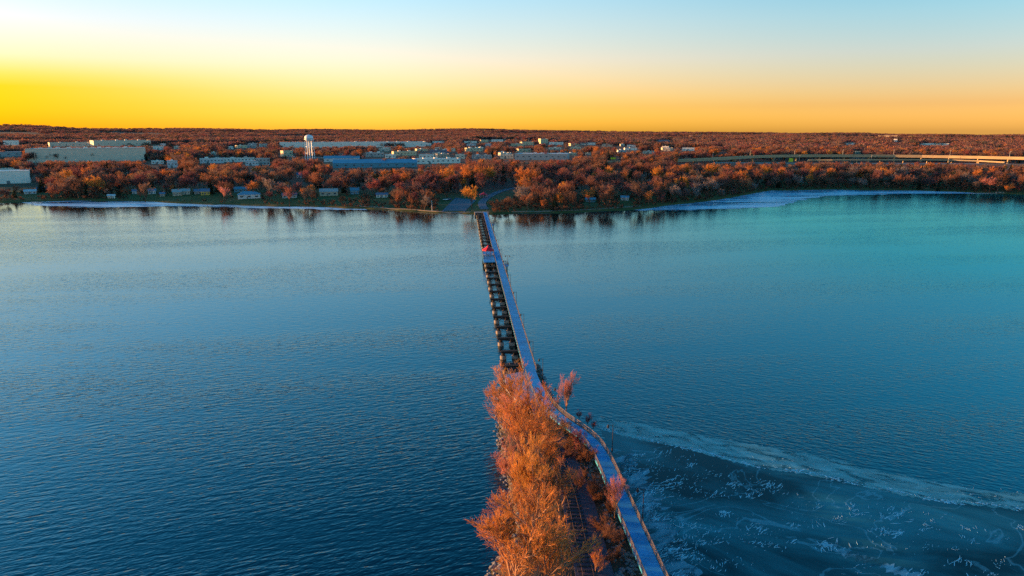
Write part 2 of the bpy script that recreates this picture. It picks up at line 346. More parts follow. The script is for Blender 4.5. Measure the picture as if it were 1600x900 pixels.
sheet('thin_ice', rim, [(938, 672), (962, 725), (985, 775), (1010, 830), (1030, 880), (1050, 930), (1075, 1000), (1300, 1010), (1900, 1010)], .012, DARK, 'dark thin ice beside the trail', nx=140, jit=.5)
sheet('slush_band', [(930, 652), (970, 657), (1030, 667), (1100, 681), (1160, 692), (1230, 704), (1300, 717), (1370, 735), (1450, 752), (1530, 765), (1600, 771), (1800, 790)], [(a, c + 2.5) for a, c in rim], .02, SLUSH, 'band of grey-green slush along the ice edge', nx=160, jit=.4, seed=5)
# broken white ice: along the rim, beside the trail and in wind-blown flecks
rg = random.Random(11); mb = MB()
def shard(px, py, ln, wd, ang):
    p = at(px, py, .03); c, s_ = math.cos(ang), math.sin(ang); q = []
    for k in range(6):
        a = k * math.pi / 3 + rg.uniform(-.35, .35); ex, ey = math.cos(a) * ln / 2 * rg.uniform(.7, 1.2), math.sin(a) * wd / 2 * rg.uniform(.7, 1.2)
        q.append((p.x + ex * c - ey * s_, p.y + ex * s_ + ey * c))
    z1 = rg.uniform(.035, .055)
    mb.poly([(x, y, .0) for x, y in q] + [(x, y, z1) for x, y in q], [(6, 7, 8, 9, 10, 11)] + [(k, (k + 1) % 6, 6 + (k + 1) % 6, 6 + k) for k in range(6)])
rx = [a for a, c in rim]; ry = [c for a, c in rim]
for _ in range(900):
    x = rg.uniform(940, 1640); y = float(np.interp(x, rx, ry)) + rg.gauss(0, 1.5) + 1.2 * math.sin(x / 23); dens = .55 + .45 * math.sin(x / 41) * math.sin(x / 17)
    if rg.random() < dens: shard(x, y, rg.uniform(.15, .75), rg.uniform(.08, .28), rg.uniform(-.9, .3))
for _ in range(250):
    x = rg.uniform(950, 1640); y = float(np.interp(x, rx, ry)) - abs(rg.gauss(0, 13)); shard(x, y, rg.uniform(.1, .4), rg.uniform(.06, .16), rg.uniform(-.9, .3))
edge_x = [955, 965, 985, 1010, 1030, 1050]; edge_y = [690, 725, 775, 830, 880, 930]
for cl in range(170):
    if rg.random() < .5: cy = rg.uniform(700, 915); cx = float(np.interp(cy, edge_y, edge_x)) + 14 + abs(rg.gauss(0, 55))
    else: cx = rg.choice([rg.gauss(1390, 60), rg.uniform(1040, 1620), rg.gauss(1150, 70)]); cy = float(np.interp(cx, rx, ry)) + 20 + abs(rg.gauss(0, 60))
    an = rg.gauss(.85, .25); k = rg.randint(3, 16); f_ = rg.choice([.35, .5, .8, 1.2]); sx_ = rg.uniform(3, 15)
    for _ in range(k): shard(cx + rg.gauss(0, sx_), cy + rg.gauss(0, sx_ * .4), rg.uniform(.3, 1.5) * f_, rg.uniform(.05, .13) * (.4 + .6 * f_), an + rg.gauss(0, .3))
tag(mb.build('ice_fragments', mat('white_ice', (.38, .60, .66), .5, .15, 2)), 'small white fragments of broken ice scattered over dark ice', kind='stuff')
RIME = ice_mat('frost_patch', (.02, .13, .16), (.22, .42, .48), .55, .35, (2.2, 1), rough=.6, rot=35, soft=.12, hole=.44)
sheet('frost_patch', [(962, 716), (985, 762), (1003, 800), (1024, 850), (1046, 905), (1060, 940)], [(985, 708), (1020, 752), (1040, 800), (1058, 845), (1092, 900), (1110, 945)], .022, RIME, 'pale frosted ice hugging the trail railing', nx=60, jit=1.5, seed=9)
sheet('frost_patch', [(1290, 845), (1330, 862), (1390, 880), (1440, 900)], [(1282, 851), (1325, 870), (1380, 890), (1430, 912)], .022, RIME, 'narrow streak of frosted ice near the bottom edge', nx=40, jit=.8, seed=10)

# ------------------------------------------------------------------ trees
def grow(rg, H, spec, upk=.25, lean=0.0):
    """spec per level: (children, length ratio, angle, radius ratio, start fraction, segments); returns (p0,p1,r0,r1,level) rows"""
    out = []
    def branch(p, d, ln, rad, lv):
        nseg = spec[lv][5]; pts = [p]; q = p; dd = d.copy()
        for k in range(nseg):
            dd = (dd + Vector((rg.gauss(0, .13), rg.gauss(0, .13), rg.gauss(0, .08) + upk * (.22 if lv else 0)))).normalized()
            q2 = q + dd * (ln / nseg); r0 = rad * (1 - .55 * k / nseg); r1 = rad * (1 - .55 * (k + 1) / nseg)
            out.append((*q, *q2, r0, r1, lv)); q = q2; pts.append(q)
        if lv + 1 >= len(spec): return
        kids, ratio, ang, rr, st, _ = spec[lv + 1]
        for c in range(kids):
            f = st + (1 - st) * (c + rg.random()) / kids; fi = min(f * nseg, nseg - 1e-3); i = int(fi); b0 = pts[i].lerp(pts[i + 1], fi - i)
            az = c * 2.4 + rg.uniform(-.6, .6); an = ang * rg.uniform(.7, 1.3)
            t = dd.orthogonal().normalized(); bn = dd.cross(t); nd = (dd * math.cos(an) + (t * math.cos(az) + bn * math.sin(az)) * math.sin(an)).normalized()
            branch(b0, nd, ln * ratio * rg.uniform(.7, 1.2) * (1.15 - .35 * f), rad * rr * (1.1 - .3 * f), lv + 1)
    branch(Vector((0, 0, 0)), Vector((lean, 0, 1)).normalized(), H * spec[0][1], H * spec[0][3], 0)
    a = np.array(out); top = a[:, 5].max(); a[:, :6] *= H / top; return a
def seg_mesh(name, a, m, sides, seed=0, widen=1.0, smooth=True):
    rs = np.random.RandomState(seed); p0, p1, r0, r1 = a[:, :3], a[:, 3:6], a[:, 6:7] * widen, a[:, 7:8] * widen
    d = p1 - p0; d /= np.linalg.norm(d, axis=1, keepdims=True) + 1e-9
    rnd = rs.normal(size=d.shape); u = np.cross(d, rnd); u /= np.linalg.norm(u, axis=1, keepdims=True) + 1e-9; v = np.cross(d, u); nn = len(a)
    if sides == 2:
        V = np.stack([p0 - u * r0, p0 + u * r0, p1 + u * r1, p1 - u * r1], 1).reshape(-1, 3); Fc = np.arange(nn * 4).reshape(nn, 4); return np_mesh(name, V, Fc, [m])
    ring = []
    for P, r in ((p0, r0), (p1, r1)):
        for k in range(sides):
            an = 2 * math.pi * k / sides; ring.append(P + (u * math.cos(an) + v * math.sin(an)) * r)
    V = np.stack(ring, 1).reshape(-1, 3); base = np.arange(nn)[:, None] * 2 * sides; Fc = []
    for k in range(sides): Fc.append(base + np.array([[k, (k + 1) % sides, sides + (k + 1) % sides, sides + k]]))
    return np_mesh(name, V, np.concatenate(Fc), [m], smooth=smooth)
def join_meshes(name, parts):
    V, Fq, mi, mats, o = [], [], [], [], 0
    for k, me in enumerate(parts):
        v = np.empty(len(me.vertices) * 3, np.float32); me.vertices.foreach_get('co', v); f = np.empty(len(me.loops), np.int32); me.loops.foreach_get('vertex_index', f)
        V.append(v.reshape(-1, 3)); Fq.append(f.reshape(-1, 4) + o); o += len(v) // 3; mi += [k] * (len(f) // 4); mats.append(me.materials[0])
    return np_mesh(name, np.concatenate(V), np.concatenate(Fq), mats, mi)
# far trees, 1 m tall unit shapes scaled when placed
FAR = []        # (trunk mesh, crown mesh) of unit height
for k in range(6):
    rg = random.Random(100 + k)
    a = grow(rg, 1.0, [(1, .42, 0, .020, 0, 3), (8, .95, .62, .55, .45, 3), (6, .52, .62, .5, .25, 2), (6, .52, .6, .5, .2, 2), (5, .6, .6, .6, .2, 1)], .35)
    FAR.append((seg_mesh('trunk', a[a[:, 8] <= 1], BARK, 4, k), seg_mesh('crown', a[a[:, 8] >= 2], TWIG, 2, k, 1.0)))
    cm = a[a[:, 8] >= 2].copy(); cm[:, 6:8] = np.maximum(cm[:, 6:8], .0038); FAR[-1] = (FAR[-1][0], seg_mesh('crown', cm, TWIG, 2, k))
def needle_tree(seed):
    rg = random.Random(seed); rows = []
    for i in range(420):
        z = rg.uniform(.06, .99); r = (1 - z) * .26 + .012; an = rg.uniform(0, 6.28); d = Vector((math.cos(an), math.sin(an), -.35)); b0 = Vector((0, 0, z)) + d * r * rg.uniform(.1, .55); e = Vector((0, 0, z)) + d * r * rg.uniform(.8, 1.15)
        rows.append((*b0, *e, .022, .008, 2))
    return seg_mesh('trunk', np.array([(0, 0, 0, 0, 0, .97, .016, .004, 0)]), BARK, 5, seed), seg_mesh('crown', np.array(rows), NEEDLE, 2, seed)
EVER = [needle_tree(7), needle_tree(8)]
def blob_tree(seed, m):
    """canopy of a tree kilometres away: short ribbons through the crown's volume"""
    rs = np.random.RandomState(seed); nn = 170; d = rs.normal(size=(nn, 3)); d[:, 2] = np.abs(d[:, 2]) * .9 - .1; d /= np.linalg.norm(d, axis=1, keepdims=True)
    r = rs.uniform(.35, 1, (nn, 1)) ** .6; lump = 1 + .25 * np.sin(d[:, :1] * 4 + seed) * np.cos(d[:, 1:2] * 5)
    p = d * r * lump * np.array([.62, .62, .62]) + np.array([0, 0, .38]); q = p + d * .12 + rs.normal(size=(nn, 3)) * .06
    return seg_mesh('canopy', np.concatenate([p, q, np.full((nn, 1), .055), np.full((nn, 1), .02), np.zeros((nn, 1))], 1), m, 2, seed)
LANES = []      # open ground on the sunny side of buildings whose end walls catch the sun
CLEAR = []      # (x0, x1, y0, y1, distance): views kept open by the yards, lots and roads in front of things
def blocked(x, y, z, h, wr):
    px, pb = proj(x, y, z); pxt, pt = proj(x, y, z + h); r = math.hypot(x, y); hw = wr * F / r
    for bx, by in LANES:
        dx, dy = x - bx, y - by; al = dx * _d.x + dy * _d.y
        if -10 < al < 170 and abs(dx * _d.y - dy * _d.x) < 16: return True
    for (a, b_, c, d, dist) in CLEAR:
        if r < dist + 4 and px + hw > a and px - hw < b_ and pt < d and pb > c: return True
    return False

# ------------------------------------------------------------------ buildings
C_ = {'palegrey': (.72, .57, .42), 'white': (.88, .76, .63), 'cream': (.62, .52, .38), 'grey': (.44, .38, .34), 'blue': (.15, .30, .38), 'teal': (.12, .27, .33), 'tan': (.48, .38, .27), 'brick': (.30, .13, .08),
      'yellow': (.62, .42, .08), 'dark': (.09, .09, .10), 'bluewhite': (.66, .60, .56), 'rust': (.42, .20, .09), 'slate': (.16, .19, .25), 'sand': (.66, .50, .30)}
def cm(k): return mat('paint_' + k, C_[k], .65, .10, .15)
def rm(k): return mat('roofing_' + k, C_[k], .75, .14, .08)
GLASS = mat('window_glass', (.03, .05, .07), .12, .1, 1, spec=.6)
DOORM = mat('door_paint', (.20, .19, .18), .6)
def building(name, label, x0, x1, yb, hpx, deep, wall, roof, kind='flat', yaw=0, win=(5, 1), yvis=None, group=None, extras=0, doors=1, cat='building', clear=True):
    c = ground((x0 + x1) / 2, yb); r = math.hypot(c.x, c.y); az = math.atan2(c.x, c.y); k = r * math.cos(az) / F; wd = (x1 - x0) * k * math.cos(az); h = max(2.6, hpx * k * (1.0 if kind == 'flat' else .62)); rh = hpx * k * .42
    if yaw: wd = max(4, (wd - deep * abs(math.sin(R(yaw)))) / math.cos(R(yaw)))
    az = math.atan2(c.x, c.y); rz = -az + R(yaw)
    e = thing(name, label, cat, (c.x, c.y, c.z - .3), rz, group); W = wd / 2
    if clear: CLEAR.append((x0 - 1, x1 + 1, yb - hpx - 1, yvis if yvis is not None else yb - 1, r))
    if yaw >= 10: LANES.append((c.x - W * math.cos(rz), c.y - W * math.sin(rz)))
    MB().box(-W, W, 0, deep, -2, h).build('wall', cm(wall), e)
    o = .25
    if kind == 'flat':
        ro = MB().box(-W - o, W + o, -o, deep + o, h, h + .35).build('roof', rm(roof), e)
        q = MB(); t = .3; q.box(-W - o, W + o, -o, -o + t, h + .35, h + .9); q.box(-W - o, W + o, deep + o - t, deep + o, h + .35, h + .9); q.box(-W - o, -W - o + t, t - o, deep + o - t, h + .35, h + .9); q.box(W + o - t, W + o, t - o, deep + o - t, h + .35, h + .9); q.build('parapet', cm(wall), ro)
    else:
        ov = .5; hip = W * .55 if kind == 'hip' else 0
        ro = MB().poly([(-W - ov, -ov, h), (W + ov, -ov, h), (W + ov, deep + ov, h), (-W - ov, deep + ov, h), (-W - ov + hip, deep / 2, h + rh), (W + ov - hip, deep / 2, h + rh)],
                       [(0, 1, 5, 4), (2, 3, 4, 5), (1, 2, 5), (3, 0, 4), (3, 2, 1, 0)]).build('roof', rm(roof), e)
    rg = random.Random(int(x0 * 7 + yb))
    if extras and kind == 'flat':
        for i in range(extras):
            s = min(2.2, W * .12) + .6; X0 = -W * .85 + 1.7 * W * (i + .5) / extras + rg.uniform(-1, 1) * W * .04; Y0 = rg.uniform(.15, .7) * deep
            MB().box(X0 - s, X0 + s, Y0, Y0 + 1.6 * s, h + .35, h + .35 + rg.uniform(1.2, 2.4)).build('roof_unit', cm('white'), ro)
    elif extras: MB().box(W * .35, W * .35 + .9, deep * .4, deep * .4 + .9, h, h + rh + .9).build('chimney', cm('brick'), ro)
    nx, ny = win
    if nx:
        ww = min(2 * W / nx * .42, 3.2); wh = min(h / ny * .34, 1.5)
        me = MB().box(-ww / 2, ww / 2, -.06, .1, -wh / 2, wh / 2).mesh('window', GLASS); fm = MB(); t = .12
        fm.box(-ww / 2 - t, ww / 2 + t, -.12, .05, wh / 2, wh / 2 + t); fm.box(-ww / 2 - t, ww / 2 + t, -.14, .05, -wh / 2 - t, -wh / 2); fm = fm.mesh('frame', cm('white'))
        for j in range(ny):
            for i in range(nx):
                wo = link('window', me, e, (-W + 2 * W * (i + .5) / nx, 0, h * (j + .58) / ny))
                if kind != 'flat': link('frame', fm, wo)
    for i in range(doors):
        dx = W * (-.5 + i * .9) + (2 * W / max(nx, 1) * .5 if nx else 0); dw, dh = (1.0, 2.1) if kind != 'flat' else (3.2, min(3.6, h * .6)); dx = max(-W + dw, min(W - dw, dx))
        MB().box(dx - dw / 2, dx + dw / 2, -.16, .1, -.5, dh).build('door', DOORM, e)
    return e
B = building
B('warehouse', 'very long pale grey warehouse at left with plain windowless front wall', 42, 231, 253, 20, 60, 'palegrey', 'grey', yaw=-7, win=(0, 1), yvis=249, extras=12, doors=3)
B('warehouse', 'white-roofed warehouse cut off by the left edge of the picture', -70, 51, 288, 19, 34, 'white', 'white', yaw=-4, win=(0, 1), yvis=286, extras=0, doors=2)
B('warehouse', 'smaller white-roofed hall behind the warehouse at the left edge', -60, 24, 275, 10, 18, 'palegrey', 'white', yaw=0, win=(4, 1), yvis=268)
B('factory', 'grey factory behind the long warehouse with orange sunlit end wall', 146, 240, 231, 11, 50, 'cream', 'grey', yaw=12, win=(6, 1), yvis=227, extras=4)
B('factory', 'low flat factory left of the sunlit one behind the long warehouse', 78, 142, 231, 8, 40, 'cream', 'grey', yaw=6, win=(6, 1), yvis=228, extras=2)
B('store', 'small pale building far left above the warehouse', 6, 30, 228, 8, 20, 'white', 'grey', win=(3, 1), yvis=226)
B('store', 'flat grey-roofed building touching the left edge beside the long warehouse', -20, 34, 245, 7, 40, 'grey', 'slate', win=(4, 1), yvis=244)
B('factory', 'very long low white factory behind the water tower', 442, 668, 230.5, 8, 55, 'white', 'bluewhite', yaw=5, win=(16, 1), yvis=227.5, extras=11, doors=3)
B('store', 'small sunlit cream building left of the water tower', 441, 460, 244.5, 8.5, 14, 'sand', 'grey', yaw=22, win=(2, 1), yvis=242)
B('store', 'grey flat building in the trees left of the water tower', 400, 422, 258, 10, 16, 'grey', 'bluewhite', win=(4, 2), yvis=256)
B('hall', 'light blue hall with pitched roof right of the water tower', 507, 562, 253, 9, 26, 'bluewhite', 'blue', 'gable', win=(5, 1), yvis=249)
B('hall', 'wide teal-roofed hall behind the orange trees', 522, 652, 262, 12, 40, 'teal', 'blue', 'gable', win=(10, 1), yvis=260, doors=2)
B('store', 'long white building with orange sunlit end right of the teal hall', 648, 722, 255.5, 7, 24, 'white', 'bluewhite', yaw=14, win=(9, 1), yvis=253.5, extras=3)
for i, (a, b_, y, h, wl, rf, yw, t) in enumerate([
    (572, 600, 245, 6, 'grey', 'bluewhite', 0, 'pale-roofed shop left of a cream one behind the teal hall'), (602, 618, 247, 5, 'white', 'bluewhite', 0, 'small white shop behind the right half of the teal hall'),
    (614, 652, 243, 6, 'sand', 'grey', 14, 'cream shop with sunlit end behind the teal hall'), (655, 678, 247, 5, 'white', 'slate', 0, 'white shop with dark roof behind the sunlit white building'),
    (672, 702, 240, 5, 'slate', 'slate', 0, 'dark blue-grey shop near the bright orange tree'), (682, 704, 246, 5, 'tan', 'slate', 15, 'tan shop with sunlit end below the bright orange tree'),
    (712, 726, 248, 6, 'palegrey', 'grey', 0, 'square pale box-like shop right of the orange tree'), (728, 756, 236.5, 5, 'sand', 'bluewhite', 20, 'sunlit cream shop with pale roof up the slope'),
    (738, 768, 248, 5, 'grey', 'slate', 0, 'low grey shop left of the big grey store'), (782, 802, 248, 6, 'cream', 'grey', 0, 'cream block directly left of the big grey store'),
    (240, 256, 234, 5, 'white', 'blue', 0, 'small blue-roofed shed right of the long warehouse'), (272, 282, 233, 4, 'cream', 'grey', 0, 'tiny cream shed in orange trees upper left'),
    (262, 278, 262, 10, 'bluewhite', 'bluewhite', 0, 'pale blue building in the trees right of the long warehouse'), (237, 256, 256, 4, 'white', 'white', 0, 'narrow white roof beside the pale blue building'),
    (313, 350, 255, 7, 'bluewhite', 'white', 0, 'long white-blue shop left of another at upper left'), (350, 398, 253, 6, 'white', 'bluewhite', 0, 'white-blue shop nearest the water tower at upper left'),
    (384, 404, 259, 7, 'bluewhite', 'blue', 0, 'pale blue shop in front of the white-blue row'), (405, 418, 229, 4, 'white', 'bluewhite', 0, 'tiny white shed far off left of the long white factory')]):
    B('shop', t, a, b_, y, h, 18, wl, rf, yaw=yw, win=(max(2, int((b_ - a) / 5)), 1), yvis=y - 1.5, extras=1 + int((b_ - a) > 25), group='low commercial buildings in the town')
B('store', 'big grey store with long pale blue-grey roof in the centre of the town', 802, 888, 250, 9, 60, 'grey', 'bluewhite', yaw=-6, win=(9, 1), yvis=247, extras=5, doors=2)
for (a, b_, y, h, wl, yw, t) in [(843, 858, 224.5, 8, 'sand', 25, 'tall orange sunlit block in the distance above the big grey store'), (814, 836, 226.5, 5, 'sand', 22, 'low orange sunlit building left of the tall sunlit block'),
                               (808, 832, 237.5, 5, 'sand', 20, 'low sunlit building just above the big grey store'), (858, 880, 226, 4, 'white', 0, 'white low building right of the tall sunlit block'),
                               (890, 906, 228, 4, 'sand', 20, 'small sunlit building farther right of the tall sunlit block'), (906, 930, 226.5, 3.5, 'white', 0, 'long white roof right of the small sunlit building'),
                               (750, 764, 222.5, 4, 'sand', 20, 'tiny sunlit house on the far slope above the shops'), (768, 786, 221.5, 3.5, 'white', 0, 'tiny white building on the far slope near pylons'),
                               (676, 694, 223.5, 3, 'white', 0, 'thin white roof far off right of the long factory'), (725, 745, 223.5, 3, 'white', 0, 'thin white roof far off above the orange tree'),
                               (1000, 1013, 212.5, 4.5, 'yellow', 18, 'bright yellow sunlit block on the skyline'), (1020, 1036, 212.5, 3.5, 'white', 0, 'white block on the skyline right of the yellow one'),
                               (1078, 1098, 215.5, 4, 'sand', 15, 'sunlit block below the skyline right of centre'), (1027, 1046, 221.5, 3, 'slate', 0, 'slate-blue roof in the distant woods right of centre'),
                               (980, 993, 229.5, 3, 'white', 0, 'small white house left of the highway start'), (1034, 1052, 234.5, 3.5, 'sand', 10, 'low orange-lit building above the highway start'), (1066, 1085, 235.5, 4.5, 'white', 0, 'white-roofed building above the rising highway'),
                               (1126, 1134, 237, 4, 'brick', 0, 'small red-roofed house above the highway'), (1200, 1214, 213, 4, 'white', 0, 'white block on the skyline at right'), (1216, 1236, 213.5, 3.5, 'yellow', 15, 'yellow sunlit block beside the white one on the right skyline'),
                               (1262, 1276, 213, 3, 'sand', 0, 'small sand-coloured block on the right skyline'), (1338, 1350, 212.5, 3, 'sand', 10, 'low sunlit shed on the skyline far right'), (1372, 1402, 214.5, 3, 'sand', 0, 'long thin sunlit roof on the right skyline'), (1420, 1440, 215, 3, 'yellow', 10, 'yellow-lit roof on the right skyline'),
                               (1396, 1402, 222, 5, 'white', 0, 'slim white tower block in the woods far right'), (1436, 1482, 227, 3, 'white', 0, 'long pale roof in the woods above the highway'), (1320, 1336, 226, 3, 'white', 0, 'short pale roof in woods above the highway'), (1335, 1346, 240.5, 4, 'sand', 12, 'small golden gable right behind the highway deck')]:
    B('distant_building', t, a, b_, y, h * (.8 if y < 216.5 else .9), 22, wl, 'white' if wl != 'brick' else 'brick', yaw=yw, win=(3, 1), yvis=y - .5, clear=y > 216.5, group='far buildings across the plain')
rg = random.Random(314)
for i in range(34):
    px = rg.choice([rg.uniform(560, 900), rg.uniform(560, 900), rg.uniform(245, 430), rg.uniform(910, 1050)]); py = rg.uniform(227, 247); wpx = rg.uniform(7, 20)
    B('shop', 'small low flat-roofed building among trees in the town', px, px + wpx, py, rg.uniform(2.6, 4.5), rg.uniform(10, 20), rg.choice(['white', 'palegrey', 'grey', 'sand', 'bluewhite', 'cream']), rg.choice(['white', 'bluewhite', 'grey', 'slate']), yaw=rg.choice([0, 0, 14, 20, -8]), win=(3, 1), yvis=py - .8, group='small flat roofs scattered through the town', extras=1)
# houses on the near shore of the town
for (a, b_, y, h, wl, rf, kd, t) in [(372, 407, 310.5, 11, 'bluewhite', 'blue', 'hip', 'large white and blue lakeside house with hipped roof'), (366, 386, 300, 8, 'teal', 'teal', 'gable', 'teal-roofed house behind the large white lakeside house'),
                                     (270, 284, 306, 10, 'tan', 'grey', 'gable', 'tan lakeside house left of a cream one'), (285, 297, 304, 9, 'cream', 'grey', 'gable', 'cream lakeside house beside the tan one'),
                                     (304, 313, 303.5, 8, 'grey', 'slate', 'gable', 'small grey house left of the yellow house'), (314, 328, 305, 10, 'yellow', 'slate', 'gable', 'yellow lakeside house with dark roof'),
                                     (232, 244, 303, 8, 'bluewhite', 'teal', 'gable', 'pale teal house between bare trees at left'), (207, 214, 303, 7, 'bluewhite', 'slate', 'gable', 'narrow white house front left of the pale teal one'), (250, 258, 307, 6, 'tan', 'slate', 'gable', 'small brown cabin right of the pale teal house'),
                                     (38, 57, 303, 7, 'bluewhite', 'bluewhite', 'gable', 'low pale house below the left-edge warehouse'), (58, 72, 299, 7, 'bluewhite', 'slate', 'gable', 'pale house with dark roof below the left-edge warehouse'),
                                     (441, 464, 309.5, 8, 'grey', 'slate', 'gable', 'grey lakeside house half hidden by bare trees'), (500, 528, 306, 11, 'tan', 'grey', 'gable', 'large tan house with two grey gables'), (548, 561, 303.5, 10, 'blue', 'teal', 'gable', 'bright blue house with white chimney'),
                                     (588, 606, 308.5, 7, 'white', 'slate', 'gable', 'low white house with dark windows left of the parking lot'), (464, 472, 278, 8, 'bluewhite', 'slate', 'gable', 'small white house high in the trees'), (915, 930, 316, 6, 'teal', 'teal', 'gable', 'low teal-roofed shelter among trees right of the bridge'),
                                     (970, 982, 313, 6, 'bluewhite', 'blue', 'gable', 'small pale blue house deep in the wooded point')]:
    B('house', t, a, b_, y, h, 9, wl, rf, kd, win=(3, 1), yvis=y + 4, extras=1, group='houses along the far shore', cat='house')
for q, t in ((171, 'left one of two small white boat sheds on the left shore'), (177.5, 'right one of two small white boat sheds on the left shore')):
    B('boat_shed', t, q - 2.6, q + 2.6, 310, 5.5, 4, 'white', 'bluewhite', 'gable', win=(0, 1), yvis=312, group='twin boat sheds', cat='shed')

# ------------------------------------------------------------------ water tower
c = ground(485, 252); k = c.y / F; HT = 40 * k
wt = thing('water_tower', 'white water tower with round tank on tall splayed legs', 'water tower', (c.x, c.y, c.z)); STEEL = mat('tower_paint', (.74, .74, .73), .45, .06, .2)
tr = 6.3 * k; t0 = HT - 10.5 * k
tk = MB().lathe([(.5, 0), (tr * .55, .6 * k), (tr * .9, 2.2 * k), (tr, 4 * k), (tr, 7 * k), (tr * .93, 8.2 * k), (tr * .62, 9.5 * k), (tr * .2, 10.3 * k), (.3, 10.5 * k)], 24).build('tank', STEEL, wt, (0, 0, t0)); tk.data.polygons.foreach_set('use_smooth', [True] * len(tk.data.polygons))
MB().lathe([(tr * 1.02, 3.2 * k), (tr * 1.12, 3.2 * k), (tr * 1.12, 4.0 * k), (tr * 1.02, 4.0 * k)], 24).build('balcony', STEEL, tk)
MB().lathe([(tr * 1.004, 1.9 * k * 1.0 + 2.3 * k), (tr * 1.012, 4.3 * k), (tr * 1.012, 5.0 * k), (tr * 1.004, 5.0 * k)], 24).build('painted_band', cm('teal'), tk)
MB().lathe([(.2, 10.4 * k), (.25, 11.2 * k)], 8).build('vent', STEEL, tk)
MB().lathe([(1.1, -1), (1.1, t0 + .5)], 12).build('riser', STEEL, wt)
for i in range(6):
    a = i * math.pi / 3 + .3; MB().bar((tr * 1.12 * math.cos(a), tr * 1.12 * math.sin(a), -1), (tr * .96 * math.cos(a), tr * .96 * math.sin(a), t0 + 3 * k), .95).build('leg', STEEL, wt)
for f in (.42, .75):
    q = MB(); rr_ = tr * (1.12 - .16 * f)
    for i in range(6): a, b2 = i * math.pi / 3 + .3, (i + 1) * math.pi / 3 + .3; q.bar((rr_ * math.cos(a), rr_ * math.sin(a), t0 * f), (rr_ * math.cos(b2), rr_ * math.sin(b2), t0 * f), .3)
    q.build('brace_ring', STEEL, wt)
CLEAR.append((474, 497, 200, 246, math.hypot(c.x, c.y)))

# ------------------------------------------------------------------ elevated highway at right
CONC = mat('bridge_concrete', (.46, .33, .19), .75, .12, .1); STEELG = mat('galvanised_steel', (.42, .40, .38), .5)
HW = [at(*q) for q in ((900, 254, 9.3), (960, 252.6, 10), (1030, 251.2, 11.5), (1100, 248.3, 14), (1200, 243.4, 17.5), (1330, 242.6, 18.5), (1450, 243.6, 18.5), (1600, 246.5, 18.5), (1760, 250, 18.5))]
HP = cr_line(HW, 41)
hw = thing('highway_viaduct', 'long elevated highway with concrete piers crossing at right', 'viaduct')
PIER = {}
for i, (a, c) in enumerate(zip(HP, HP[1:])):
    sp_ = ribbon([a, c], 13, 3.0).build('span', CONC, hw)
    q = MB()
    for sgn in (-1, 1):
        P = offs([a + Vector((0, 0, .45)), c + Vector((0, 0, .45))], sgn * 6.7); q.bar(P[0], P[1], .35, 1.5)
    q.build('parapet', CONC, sp_)
    gz = float(tz(a.x, a.y))
    if a.z - gz > 3.6:
        p = MB(); d = (c - a).normalized(); nrm = Vector((d.y, -d.x, 0)); top = a.z - 3.0
        p.bar(a + nrm * -5.5 + Vector((0, 0, -3.5)), a + nrm * 5.5 + Vector((0, 0, -3.5)), 1.5, 1.3)
        for s_ in (-2.6, 2.6): p.bar((a.x + nrm.x * s_, a.y + nrm.y * s_, gz - 1), (a.x + nrm.x * s_, a.y + nrm.y * s_, top - 1.1), 1.5)
        p.build('pier', CONC, hw)
for p in cr_line(HW, 24):
    q, y = proj(*p)
    if q < 1060: continue
    q2, y2 = proj(p.x, p.y, float(tz(p.x, p.y))); CLEAR.append((q - 14, q + 14, y - 2.5, max(y + 2.5, y2 - 1), math.hypot(p.x, p.y) + 8))
RP = cr_line([at(*q) for q in ((1262, 250, 12), (1330, 249.6, 13.2), (1420, 249.4, 13.6), (1500, 250.2, 13.2), (1570, 253.5, 11.5))], 38)
rp = thing('highway_ramp', 'thinner lower ramp running below the elevated highway', 'ramp')
for i, (a, c) in enumerate(zip(RP, RP[1:])):
    s_ = ribbon([a, c], 7.5, 1.1).build('span', CONC, rp); q = MB()
    for sgn in (-1, 1): P = offs([a + Vector((0, 0, .4)), c + Vector((0, 0, .4))], sgn * 3.9); q.bar(P[0], P[1], .3, .9)
    q.build('parapet', CONC, s_); gz = float(tz(a.x, a.y)); MB().bar((a.x, a.y, gz - 1), (a.x, a.y, a.z - 1.1), 1.3).build('pier', CONC, rp)
def pole_lamp(p, h, label, group):
    e = thing('highway_lamp', label, 'street lamp', p, 0, group)
    MB().lathe([(.28, -.3), (.14, h)], 6).build('pole', STEELG, e); MB().bar((0, 0, h - .1), (0, -2.4, h + .25), .16).build('arm', STEELG, e); MB().box(-.25, .25, -3.1, -2.3, h + .12, h + .4).build('lamp_head', STEELG, e)
for i, p in enumerate(offs(HP, -6.9)):
    if i % 2 == 0: pole_lamp((p.x, p.y, p.z - .1), 9.5, 'tall lamp post on the far edge of the elevated highway', 'lamps along the far highway edge')
for i, p in enumerate(offs(HP, 15)):
    if i % 3 == 1 and i > 1: pole_lamp((p.x, p.y, float(tz(p.x, p.y))), 11, 'tall lamp post on the ground in front of the elevated highway', 'lamps in front of the highway')
def board(px, py, wpx, hpx, label, name='road_sign'):
    p = at(px, py, 12.0); kk = math.hypot(p.x, p.y) / F; gz = float(tz(p.x, p.y)); e = thing(name, label, 'sign', (p.x, p.y, gz), 0); W = wpx * kk / 2; h0 = 12 - gz
    MB().box(-W, W, -.1, .1, h0 - hpx * kk / 2, h0 + hpx * kk / 2).build('panel', mat('sign_yellow', (.62, .62, .03), .5, .05), e)
    for s_ in (-.6, .6): MB().bar((s_ * W, .2, -.5), (s_ * W, .2, h0 + hpx * kk * .4), .3).build('post', STEELG, e)
    CLEAR.append((px - wpx, px + wpx, py - hpx, py + hpx * .8, math.hypot(p.x, p.y)))
